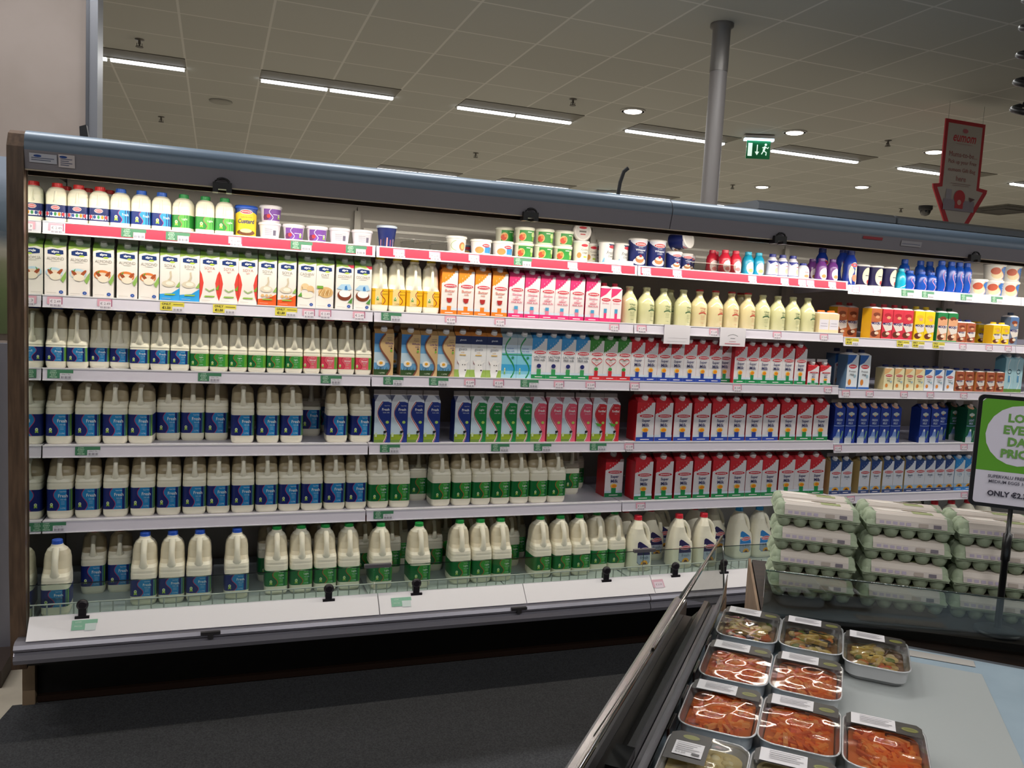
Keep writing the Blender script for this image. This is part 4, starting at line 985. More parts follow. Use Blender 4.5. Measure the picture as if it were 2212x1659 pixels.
RUNS = [
    (1, 'pint_red', 0.02, [0.037,0.11,0.186]),
    (1, 'pint_red', 0.11, [0.057,0.133,0.21]),
    (1, 'pint_blue', 0.02, [0.262,0.338,0.41]),
    (1, 'pint_green', 0.02, [0.488,0.567,0.639]),
    (1, 'custard', 0.02, [0.718]),
    (1, 'yog_lilac', 0.02, [0.807,0.905,1.002,1.102,1.201]),
    (1, 'bluepot', 0.02, [1.316]),
    (1, 'clear_bin', 0.03, [1.394,1.466,1.543]),
    (1, 'tub_white', 0.02, [1.605]),
    (1, 'tub_dip', 0.09, [1.694]),
    (1, 'tub_coleslaw', 0.02, [1.751,1.844]),
    (1, 'tub_green', 0.02, [1.948,2.045,2.136]),
    (1, 'cream_cookie', 0.02, [2.225]),
    (1, 'cream_cookie', 0.10, [2.32]),
    (1, 'cream_fresh', 0.03, [2.381,2.447]),
    (1, 'cream_fresh', 0.12, [2.379]),
    (1, 'whip_big', 0.02, [2.536,2.63]),
    (1, 'whip_small', 0.02, [2.729]),
    (1, 'whip_small', 0.08, [2.834,2.904]),
    (1, 'yd_red', 0.02, [3.023,3.086]),
    (1, 'yd_red', 0.09, [2.994,3.052]),
    (1, 'yd_teal', 0.02, [3.161,3.224]),
    (1, 'yd_navy', 0.02, [3.311,3.372,3.435]),
    (1, 'yd_navy_small', 0.02, [3.506]),
    (1, 'yd_purple', 0.02, [3.621,3.693]),
    (1, 'yd_purple', 0.10, [3.628]),
    (1, 'yd_tall', 0.09, [3.824]),
    (11, 'yd_tall', 0.02, [3.827]),
    (1, 'yd_tall', 0.18, [3.759]),
    (11, 'custard_dark', 0.02, [3.919,4.003,4.078]),
    (11, 'yd_teal_slim', 0.02, [4.137]),
    (11, 'yb_squat', 0.02, [4.202,4.308,4.375]),
    (11, 'yb_tall', 0.02, [4.444,4.519,4.575,4.63]),
    (11, 'yb_tall', 0.12, [4.278,4.394,4.462]),
    (11, 'tub_blue', 0.02, [4.762,4.881,4.985]),
    (2, 'dairyfree_almond', 0.02, [0.037,0.12]),
    (2, 'dairyfree_almond_orange', 0.02, [0.204,0.288,0.366]),
    (2, 'dairyfree_soya', 0.02, [0.442,0.516]),
    (2, 'dairyfree_soya_light', 0.02, [0.59,0.664,0.737]),
    (2, 'dairyfree_soya_orange', 0.02, [0.814,0.892]),
    (2, 'dairyfree_cashew', 0.02, [0.973]),
    (2, 'dairyfree_oat', 0.02, [1.047]),
    (2, 'dairyfree_coconut', 0.02, [1.129,1.206]),
    (2, 'butter_bottle', 0.02, [1.283,1.359,1.436,1.511]),
    (2, 'carton_buttermilk', 0.02, [1.59,1.667,1.745,1.827]),
    (2, 'carton_slimline', 0.02, [1.907,1.984,2.06,2.135,2.211,2.292]),
    (2, 'small_slimline', 0.02, [2.361,2.415]),
    (2, 'glass_green', 0.02, [2.513,2.6,2.685,2.807]),
    (2, 'glass_green', 0.09, [2.784]),
    (2, 'glass_red', 0.02, [2.908,2.995,3.077,3.222]),
    (2, 'glass_red', 0.09, [3.205]),
    (2, 'glass_green', 0.02, [3.31,3.397,3.473,3.544]),
    (2, 'orange_cap_bottle', 0.02, [3.607,3.674]),
    (12, 'flavour_brown', 0.14, [3.867,3.94,4.005]),
    (12, 'flavour_brown', 0.02, [3.992]),
    (12, 'flavour_red', 0.02, [4.069,4.144,4.212]),
    (12, 'flavour_yellow', 0.02, [4.297,4.369]),
    (12, 'flavour_green', 0.02, [4.464,4.54]),
    (12, 'small_brown', 0.02, [4.61,4.683]),
    (12, 'small_yellow', 0.14, [4.905,4.946]),
    (12, 'small_yellow', 0.02, [4.882,4.95]),
    (12, 'flavour_grey', 0.02, [5.011]),
    (3, 'litre_blue', 0.02, [0.038,0.114,0.328,0.474]),
    (3, 'litre_blue', 0.05, [0.182,0.251]),
    (3, 'litre_blue', 0.02, [0.401]),
    (3, 'litre_green', 0.02, [0.55,0.624,0.697,0.771,0.845,0.921]),
    (3, 'litre_pink', 0.02, [0.994,1.067,1.139,1.213]),
    (3, 'organic', 0.02, [1.308]),
    (3, 'organic', 0.02, [1.436]),
    (3, 'organic_low', 0.02, [1.516,1.591]),
    (3, 'organic', 0.13, [1.389]),
    (3, 'goats', 0.02, [1.669,1.74,1.817]),
    (3, 'lactose_curve', 0.02, [1.891,1.96]),
    (3, 'carton_lactose', 0.02, [2.038,2.115,2.186,2.258]),
    (3, 'carton_heart', 0.02, [2.331,2.402,2.471]),
    (3, 'carton_super_blue', 0.02, [2.539,2.618,2.7,2.772,2.846,2.918,2.989]),
    (3, 'carton_super_green', 0.02, [3.141,3.214,3.287,3.36,3.437,3.518]),
    (3, 'carton_super_green', 0.05, [3.086]),
    (3, 'half_super', 0.02, [3.604,3.684]),
    (13, 'protein', 0.02, [3.861,3.945]),
    (13, 'protein', 0.13, [3.874]),
    (13, 'small_cream', 0.02, [4.116,4.19,4.265,4.337]),
    (13, 'small_blue', 0.02, [4.406,4.48,4.561]),
    (13, 'small_brown', 0.02, [4.636,4.708,4.793,4.873,4.95]),
    (13, 'aqua_carton', 0.02, [5.017,5.084]),
    (4, 'two_blue', 0.02, [0.05,0.151,0.25,0.348,0.73,0.832,0.929,1.119,1.222]),
    (4, 'two_blue', 0.09, [0.438,0.532,0.627]),
    (4, 'two_blue', 0.20, [1.025,1.093]),
    (4, 'gable_blue', 0.02, [1.314,1.388,1.462,1.537,1.679]),
    (4, 'gable_green', 0.02, [1.757,1.831,1.903,1.975]),
    (4, 'gable_pink', 0.02, [2.051,2.133,2.207,2.287]),
    (4, 'gable_red', 0.02, [2.365,2.438]),
    (4, 'super2_blue', 0.02, [2.618,2.72,2.828,2.94,3.048,3.151,3.257,3.36]),
    (4, 'super2_green', 0.02, [3.469,3.576,3.682]),
    (14, 'farm_blue', 0.02, [3.805,3.883,3.969,4.046,4.121,4.196]),
    (14, 'farm_blue', 0.02, [4.408,4.486]),
    (14, 'farm_green', 0.02, [4.757]),
    (14, 'farm_blue', 0.10, [4.625]),
    (14, 'farm_green', 0.12, [4.74]),
    (5, 'two_blue', 0.02, [0.054,0.152,0.252,0.352,0.449,0.547,0.64,0.737,0.834,0.928,1.021,1.119,1.213]),
    (5, 'two_green', 0.02, [1.311,1.407,1.596,1.695,1.79,1.885,1.98,2.076,2.167]),
    (5, 'two_green', 0.13, [1.515,1.583]),
    (5, 'two_green', 0.17, [2.308,2.388]),
    (5, 'super2_green', 0.10, [2.507]),
    (5, 'super2_green', 0.02, [2.63,2.746,2.858,2.966,3.076,3.179,3.281,3.381,3.49,3.589,3.684]),
    (15, 'tall_navy', 0.02, [3.811,3.887]),
    (15, 'tall_navy', 0.02, [4.011,4.091,4.177,4.251,4.338,4.412,4.479,4.552,4.627]),
    (15, 'tall_sky', 0.02, [4.707,4.782]),
    (6, 'jug_blue', -0.13, [0.062]),
    (6, 'jug_blue', -0.07, [0.366,0.469,0.572,0.717]),
    (6, 'two_blue', 0.10, [0.163,0.262]),
    (6, 'jug_green', -0.05, [0.878,0.979,1.081,1.183]),
    (6, 'jug_green', -0.07, [1.319]),
    (6, 'jug_green', -0.09, [1.487]),
    (6, 'jug_green', -0.07, [1.684,1.783,1.874]),
    (6, 'jug_green', -0.06, [2.082,2.188,2.282]),
    (6, 'jug_green', -0.02, [2.402,2.502]),
    (6, 'two_green', 0.12, [0.855,0.969,1.07,1.172,1.276]),
    (6, 'two_green', 0.13, [1.402,1.465,1.604,1.689,1.786,1.888,1.992,2.069,2.167,2.287,2.393]),
    (6, 'ajug_navy', -0.06, [2.596,2.841,2.986]),
    (6, 'ajug_navy', 0.09, [2.616,2.763,2.875,3.025,3.176]),
    (6, 'ajug_sky', 0.03, [3.273,3.381]),
    (6, 'ajug_navy', 0.00, [4.606,4.701,4.794,4.889]),
    (6, 'jug_green', 0.02, [4.302,4.421,4.525]),
]
TICKETS = [
    (1, 'pink', [0.048,0.684,1.35,1.507,1.686,2.162,2.387,2.546,2.716,3.149,3.345,3.454,3.505,3.645]),
    (11, 'pink', [3.801,3.941]),
    (1, 'green', [0.313,0.471,0.943,1.167,1.916]),
    (11, 'green', [4.155,4.299,4.58,4.811]),
    (2, 'pink', [0.044,0.214,0.979,1.046,1.188,1.591,1.821,2.395,2.542,2.946,3.325,3.622]),
    (12, 'pink', [4.59,4.79,4.939]),
    (2, 'yellow', [0.454,0.649,0.889]),
    (12, 'yellow', [3.808,4.157,4.265,4.412]),
    (2, 'green', [1.327]),
    (3, 'green', [0.063,0.598,1.081,1.347,1.55,1.981]),
    (3, 'pink', [1.693,1.83,2.128,2.29,2.525,3.109,3.678]),
    (13, 'pink', [3.798,3.959,4.198,4.388,4.636]),
    (4, 'green', [0.158,1.344,1.855,2.064,2.351]),
    (4, 'pink', [2.517]),
    (14, 'pink', [3.777,4.679]),
    (5, 'green', [0.04,1.327]),
    (5, 'pink', [2.603]),
    (15, 'pink', [3.897,4.72]),
]
# ------------------------------------------------------------------ price tickets
def rail_fn(z):  # a point on the sloping rail face of the shelf at height z
    return lambda u, v, l: (u, -.0125 + v * .136 - .0010 - l, v)
def ticket_proto(kind):
    mb = MB(); A = Art(mb, rail_fn(0), eps=.00015)
    if kind == 'pink':
        A.rect(-.026, -.034, .026, -.006, 'D9A2B4'); A.rect(-.018, -.043, .026, -.014, 'E4DCE6'); A.rect(.022, -.034, .026, -.006, 'A86080'); A.text('€ 2.49', .002, -.023, .010, '5A4A5A', maxw=.034)
        for k in range(9): A.rect(-.014 + k * .0042, -.041, -.0118 + k * .0042 - .0006 * (k % 3), -.034, '6A6478')
        nm = 'price_ticket'
    elif kind == 'green':
        A.rect(-.044, -.038, -.002, -.005, '3F7A5A'); A.rect(-.002, -.018, .044, -.005, '3F7A5A'); A.rect(-.001, -.041, .040, -.018, 'D6D4DE')
        for k, t in enumerate(('LOW', 'EVERY', 'DAY', 'PRICES')): A.text(t, -.023, -.0095 - k * .0078, .0062, 'B4D4BE', maxw=.032, bold=.02)
        A.text('ONLY 75c', .019, -.0225, .005, '5A5A6A', maxw=.03)
        for k in range(8): A.rect(.004 + k * .0042, -.038, .0062 + k * .0042 - .0006 * (k % 3), -.029, '5A5668')
        nm = 'price_ticket'
    else:
        A.rect(-.044, -.038, .0, -.005, 'D9CC4A'); A.rect(0, -.022, .044, -.005, 'D9CC4A'); A.rect(.001, -.041, .040, -.022, 'DEDAE2')
        A.text('ONLY', -.021, -.0125, .0095, '4A4420', maxw=.034, bold=.03); A.text('€1.50', -.021, -.0275, .0105, '3A3418', maxw=.036, bold=.04); A.rect(.004, -.015, .040, -.012, '8A7E30')
        for k in range(8): A.rect(.006 + k * .0040, -.038, .0080 + k * .0040 - .0006 * (k % 3), -.030, '5A5668')
        nm = 'price_ticket'
    return mb.build(nm)
ORD = ['first', 'second', 'third', 'fourth', 'fifth', 'sixth', 'seventh', 'eighth', 'ninth', 'tenth', 'eleventh', 'twelfth', 'thirteenth', 'fourteenth', 'fifteenth', 'sixteenth', 'seventeenth', 'eighteenth', 'nineteenth', 'twentieth', 'twenty-first', 'twenty-second', 'twenty-third', 'twenty-fourth', 'twenty-fifth']
ROWN = {1: 'top shelf', 2: 'second shelf', 3: 'third shelf', 4: 'fourth shelf', 5: 'fifth shelf', 6: 'bottom deck'}
_tk = {}; tk = []
for row, kind, xs in TICKETS:
    for x in xs:
        if kind not in _tk: _tk[kind] = ticket_proto(kind); o = _tk[kind]
        else: o = _tk[kind].copy(); C.objects.link(o)
        o.location = (x, 0, SHELF_TOP[row]); tk.append((row % 10, kind, x, o))
LOOKT = {'pink': 'pink and white price ticket', 'green': 'green everyday-low-price ticket', 'yellow': 'yellow offer price ticket'}
for r in range(1, 6):
    for kd in LOOKT:
        L = sorted([t for t in tk if t[0] == r and t[1] == kd], key=lambda t: t[2])
        for i, t in enumerate(L):
            if len(L) == 1: lab = 'only %s on the %s edge' % (LOOKT[kd], ROWN[r])
            else: lab = '%s, %s from the left on the %s edge' % (LOOKT[kd], ORD[i], ROWN[r])
            tag(t[3], lab, 'price ticket', LOOKT[kd] + 's on the ' + ROWN[r])
for x, kd, lab in ((.19, 'green', 'green low-price ticket on the bottom strip at the left end'), (1.36, 'green', 'green low-price ticket on the bottom strip, second bay'), (2.56, 'pink', 'pink price ticket on the bottom strip near the glass counter')):
    mb = MB(); A = Art(mb, lambda u, v, l: (x + u, -.3025 + v * .70 - .0012 - l * .7, .385 + v * .71 + .0012 + l * .7))
    if kd == 'green': A.rect(-.044, -.018, .0, .020, '8FC4AA'); A.rect(.0, .005, .04, .020, '8FC4AA'); A.rect(0, -.022, .036, .005, 'D8E6E4'); A.text('LOW', -.022, .012, .006, 'DDEEE4'); A.text('PRICES', -.022, -.004, .006, 'DDEEE4')
    else: A.rect(-.03, -.02, .03, .02, 'E0B4C4'); A.rect(-.02, -.022, .024, .008, 'E8D8E4'); A.text('€ 2.19', .002, -.005, .009, '8A6A7A')
    tag(mb.build('price_ticket'), lab, 'price ticket')
# paper notices hanging over the second shelf edge
for x, w, rz, art, lab in ((2.735, .145, .02, 0, 'blank white paper note hanging below the left glass bottles'), (3.055, .150, -.02, 1, 'white paper note with printed arch and red line, below the red-print glass bottles')):
    mb = MB(); z0, z1 = 1.482, 1.5745
    mb.box(x - w / 2, x + w / 2, -.0235, -.0225, z0, z1, mat('E4E0E8', .6)); mb.box(x - w / 2, x + w / 2, -.0225, .012, z1 - .0006, z1, mat('E4E0E8', .6))
    A = Art(mb, lambda u, v, l: (x + u, -.0236 - l, v))
    if art:
        A.line([(-.03, 1.532), (-.018, 1.538), (0, 1.541), (.018, 1.538), (.03, 1.532)], .0025, '8A8A8E'); A.rect(-.014, 1.520, .014, 1.523, '8A8A90'); A.rect(-.02, 1.505, .02, 1.507, 'D0A0A8'); A.rect(-.045, 1.493, .045, 1.497, 'D88A98')
    else:
        A.rect(-.05, 1.510, .06, 1.511, 'B8B4BC'); A.rect(-.055, 1.494, .05, 1.495, 'B8B4BC')
    tag(mb.build('paper_notice'), lab, 'notice')

# ------------------------------------------------------------------ product catalogue: key -> (builder, look, category)
def CA(key, w, d, hb, front, side, slope, art, **k): return lambda: carton(key, w, d, hb, front, side, slope, art, **k)
super_t = [('Super', .090, '34386A', .74), ('Milk', .085, '34386A', .56)]
super2_t = [('Super', .095, '34386A', .66), ('Milk', .088, '34386A', .52)]
CAT = {
 'pint_red': (lambda: pint('milk_jug', 'red', 'C8282C', 1), 'short milk jug with red cap', 'milk bottle'),
 'pint_blue': (lambda: pint('milk_jug', 'blue', '2C62C8', 1), 'short milk jug with blue cap', 'milk bottle'),
 'pint_green': (lambda: pint('milk_jug', 'green', '1E8A44', 1), 'short milk jug with green cap', 'milk bottle'),
 'custard': (lambda: tub('custard_tub', .040, .043, .118, '2A4A9A', '2E5AC0', custard_art, lidh=.010), 'yellow and blue custard tub', 'tub'),
 'yog_lilac': (lambda: tub('yogurt_pot', .036, .043, .060, 'E4DEE4', 'E9E4EA', yog_art('7A4AA0', '', food='6A2A5A')), 'white and purple fruit yogurt pot', 'yogurt pot'),
 'yog_back': (lambda: tub('yogurt_pot', .036, .043, .060, 'E4DEE4', 'E9E4EA', plain_yog), 'white yogurt pot turned to its small print', 'yogurt pot'),
 'bluepot': (lambda: tub('dessert_pot', .030, .042, .088, '24306E', 'C9D4E6', lambda A, h, r: [A.rect(-r * 1.0 + k * r * .4, h * .08, -r * .85 + k * r * .4, h * (.40 + .05 * (k % 3)), ['B07A8A', '3A2A3A', 'C89A9A', '8A4A6A', 'B8A0B0'][k]) for k in range(5)]), 'dark blue tapered dessert pot', 'dessert pot'),
 'tub_white': (lambda: tub('salad_tub', .039, .045, .068, 'E2DED4', 'EDEAE4', white_art), 'white salad tub with round food picture', 'tub'),
 'tub_dip': (lambda: tub('dip_tub', .030, .034, .048, '4A7A9A', 'D8D4CE', dip_art), 'small blue dip tub behind the white tubs', 'tub'),
 'tub_coleslaw': (lambda: tub('salad_tub', .043, .047, .062, 'E0DCDA', 'EDEAE4', slaw_art), 'white coleslaw tub with blue panel', 'tub'),
 'tub_green': (lambda: tub('salad_tub', .040, .044, .062, 'DEDCC8', 'E9E8D8', green_art), 'green and cream salad tub', 'tub'),
 'cream_cookie': (lambda: tumbler('cream_pot', 'E2DED0', cookie_art, .033, .038, .095), 'tall white cooking cream pot', 'cream pot'),
 'cream_fresh': (lambda: tumbler('cream_pot', 'E6E4E2', fcream_art, .031, .036, .100), 'white and navy fresh cream pot', 'cream pot'),
 'whip_big': (lambda: tumbler('cream_pot', '1E2A6A', whip_art, .042, .046, .130), 'large navy whipped cream tub', 'cream tub'),
 'whip_small': (lambda: tumbler('cream_pot', '1E2A6A', whip_art, .035, .040, .082), 'small navy whipped cream tub', 'cream tub'),
 'yd_red': (lambda: drink('yogurt_drink', 'C8283E', .0305, .118, 'D0304A', oval_art('EEDCDC', 'D87A7A')), 'red yogurt drink bottle', 'drink bottle'),
 'yd_teal': (lambda: drink('yogurt_drink', '1E9AC0', .0305, .118, '2AAACC', oval_art('E6EEF0', 'C8B86A')), 'turquoise yogurt drink bottle', 'drink bottle'),
 'yd_navy': (lambda: drink('yogurt_drink', 'D8D6E2', .0305, .118, '1C2A8A', lambda A, h, r: (A.rect(-r * 1.5, 0, r * 1.5, h * .1, '1C2A8A'), A.poly([(-r * 1.4, h * .7), (-r * .9, h * .55), (0, h * .66), (r * .9, h * .55), (r * 1.4, h * .7)], '1C2A8A'), A.ell(r * .3, h * .28, r * .35, h * .12, 'DDB090'), A.rect(0, h * .48, r * .6, h * .51, 'B0485A'))), 'white and navy yogurt drink bottle', 'drink bottle'),
 'yd_navy_small': (lambda: drink('yogurt_drink', 'D4D6DE', .034, .084, '1C2A8A', oval_art('E8E6E8', 'C88A5A'), shape=2), 'stubby white yogurt drink with navy cap', 'drink bottle'),
 'yd_purple': (lambda: drink('yogurt_drink', '6E3A86', .0305, .118, '5A2E7A', oval_art('E6DCE6', 'B88A4A')), 'purple yogurt drink bottle', 'drink bottle'),
 'yd_tall': (lambda: drink('yogurt_drink', '1E3A9A', .036, .190, '16286E', mulled_art), 'tall navy smoothie bottle with pale oval label', 'drink bottle'),
 'custard_dark': (lambda: tumbler('custard_pot', '24204E', darkcust_art, .038, .042, .112), 'dark navy custard pot with cream circle', 'custard pot'),
 'yd_teal_slim': (lambda: drink('yogurt_drink', '1AA0C0', .028, .115, '22B0CC', lambda A, h, r: A.poly([(-r * 1.2, 0), (r * 1.2, 0), (r * 1.2, h * .3), (-r * .6, h * .12)], 'DADCC8'), shape=2), 'slim turquoise yogurt drink bottle', 'drink bottle'),
 'yb_squat': (lambda: drink('yogurt_drink', '1A4AA8', .033, .108, '1E50B4', sblue_art, shape=1), 'squat royal blue cream bottle', 'cream bottle'),
 'yb_tall': (lambda: drink('yogurt_drink', '1A4AA8', .0285, .178, '1E50B4', sblue_art, shape=1), 'tall royal blue cream bottle', 'cream bottle'),
 'tub_blue': (lambda: tub('yogurt_tub', .050, .057, .085, 'E4E0DA', 'F0EEE8', bluetub_art), 'large white and blue yogurt tub', 'yogurt tub'),
 'clear_bin': (None, 'clear plastic divider bin, empty', 'plastic bin'),
 'butter_bottle': (lambda: butter_bottle('milk_jug'), 'yellow-labelled buttermilk jug', 'milk bottle'),
 'orange_cap_bottle': (lambda: sq_bottle('cream_bottle', .064, .120, 'E0CFA8', 'DDCBA0', 'E8702A', lambda A: (A.rect(-.46, .18, .46, .70, 'DAD6E0'), A.rect(-.3, .48, .3, .50, '9A94A8'), A.rect(-.35, .35, .35, .37, '9A94A8')), capr=.020), 'small cream-coloured bottle with orange cap', 'bottle'),
 'glass_green': (lambda: glass_bottle('glass_milk_bottle', '2E5A38', None), 'glass milk bottle with green print', 'milk bottle'),
 'glass_red': (lambda: glass_bottle('glass_milk_bottle', 'B8302A', 'A82028'), 'glass milk bottle with red print', 'milk bottle'),
 'small_slimline': (lambda: sq_bottle('milk_bottle', .056, .188, 'E4DCDE', 'D8386E', 'C82844', lambda A: (A.poly([(-.5, 1), (-.5, .72), (0, .82), (.5, 1)], 'D8386E'), A.ell(.03, .66, .42, .05, 'C42238'), A.text('avonmore', .03, .66, .035, 'F4F0F0', maxw=.6), A.text('Slimline', 0, .56, .05, 'D87A94', maxw=.7), A.rect(-.13, .27, .15, .40, '4A96C0'), A.rect(-.11, .12, .13, .27, 'D8386E'), A.rect(-.5, 0, .5, .12, 'D8386E')), capr=.014), 'slender pink and white milk bottle', 'milk bottle'),
 'flavour_brown': (lambda: sq_bottle('flavoured_milk', .070, .190, 'B8643E', 'E0A81E', 'A82A2A', mj('B8643E', None)), 'brown and yellow chocolate milk carton', 'milk carton'),
 'flavour_red': (lambda: sq_bottle('flavoured_milk', .070, .190, 'C83244', 'B82838', 'B82838', mj('C83244', None, 'A82030')), 'red strawberry milk carton', 'milk carton'),
 'flavour_yellow': (lambda: sq_bottle('flavoured_milk', .070, .190, 'E4C41E', 'D8A818', 'D8B81E', mj('E4C41E', None, 'D8B028')), 'yellow banana milk carton', 'milk carton'),
 'flavour_green': (lambda: sq_bottle('flavoured_milk', .070, .190, 'D8A07A', '1E7A44', '1A3A24', mj('D8A07A', '1E7A44', '7A3A24', '1E8A44')), 'green-edged hazelnut milk carton', 'milk carton'),
 'flavour_grey': (lambda: sq_bottle('flavoured_milk', .066, .190, '6A7A94', '5A6A84', '3A4A64', mj('6A7A94', '4A6A9A')), 'grey-blue milk carton at the shelf end', 'milk carton'),
 'small_brown': (lambda: sq_bottle('flavoured_milk', .062, .132, 'A8583E', 'C8844A', '1E2A6A', mj('A8583E', None)), 'small brown chocolate milk carton', 'milk carton'),
 'small_yellow': (lambda: sq_bottle('flavoured_milk', .062, .128, 'E4C41E', 'D8A818', 'E4B81E', mj('E4C41E', None, 'D8B028')), 'small yellow banana milk carton', 'milk carton'),
 'small_cream': (lambda: sq_bottle('protein_milk', .066, .138, 'E2DCB4', 'C8B88A', '1C2458', sm_avon('E0B07A', 'Protein')), 'small cream-coloured protein milk carton', 'milk carton'),
 'small_blue': (lambda: sq_bottle('protein_milk', .066, .138, 'DCE2EA', 'C4CCD8', '1C2458', sm_avon('2A62B0', 'Protein')), 'small blue and white protein milk carton', 'milk carton'),
 'protein': (lambda: sq_bottle('protein_milk', .074, .215, 'DDE4EC', '5A7A9A', '20305E', lambda A: (sm_avon('2A62B0', 'Protein')(A), A.rect(-.5, 0, .5, .06, '2A62B0'))), 'tall blue and white protein milk carton', 'milk carton'),
}
for k, wd in (('almond', 'ALMOND'), ('almond_orange', 'ALMOND'), ('soya', 'SOYA'), ('soya_light', 'SOYA'), ('soya_orange', 'SOYA'), ('cashew', 'CASHEW'), ('oat', 'OAT'), ('coconut', 'COCONUT')):
    kd = {'almond': 'almond', 'almond_orange': 'almondo', 'soya': 'soya', 'soya_light': 'light', 'soya_orange': 'soyao', 'cashew': 'cashew', 'oat': 'oat', 'coconut': 'coconut'}[k]
    look = {'almond': 'white almond drink carton with blue swirl', 'almond_orange': 'white almond drink carton with orange swirl', 'soya': 'white soya drink carton with blue base', 'soya_light': 'white soya drink carton with red sides', 'soya_orange': 'white soya drink carton with orange base', 'cashew': 'white cashew drink carton', 'oat': 'white oat drink carton', 'coconut': 'white coconut drink carton'}[k]
    CAT['dairyfree_' + k] = (CA('plant_drink_carton', .073, .074, .190, 'E6E0DA', 'DCD6D0' if kd != 'light' else 'D8443A', '8FA886', alpro_art(wd, kd), fin='9AA58E', capcol='C6CBC0', capr=.012), look, 'drink carton')
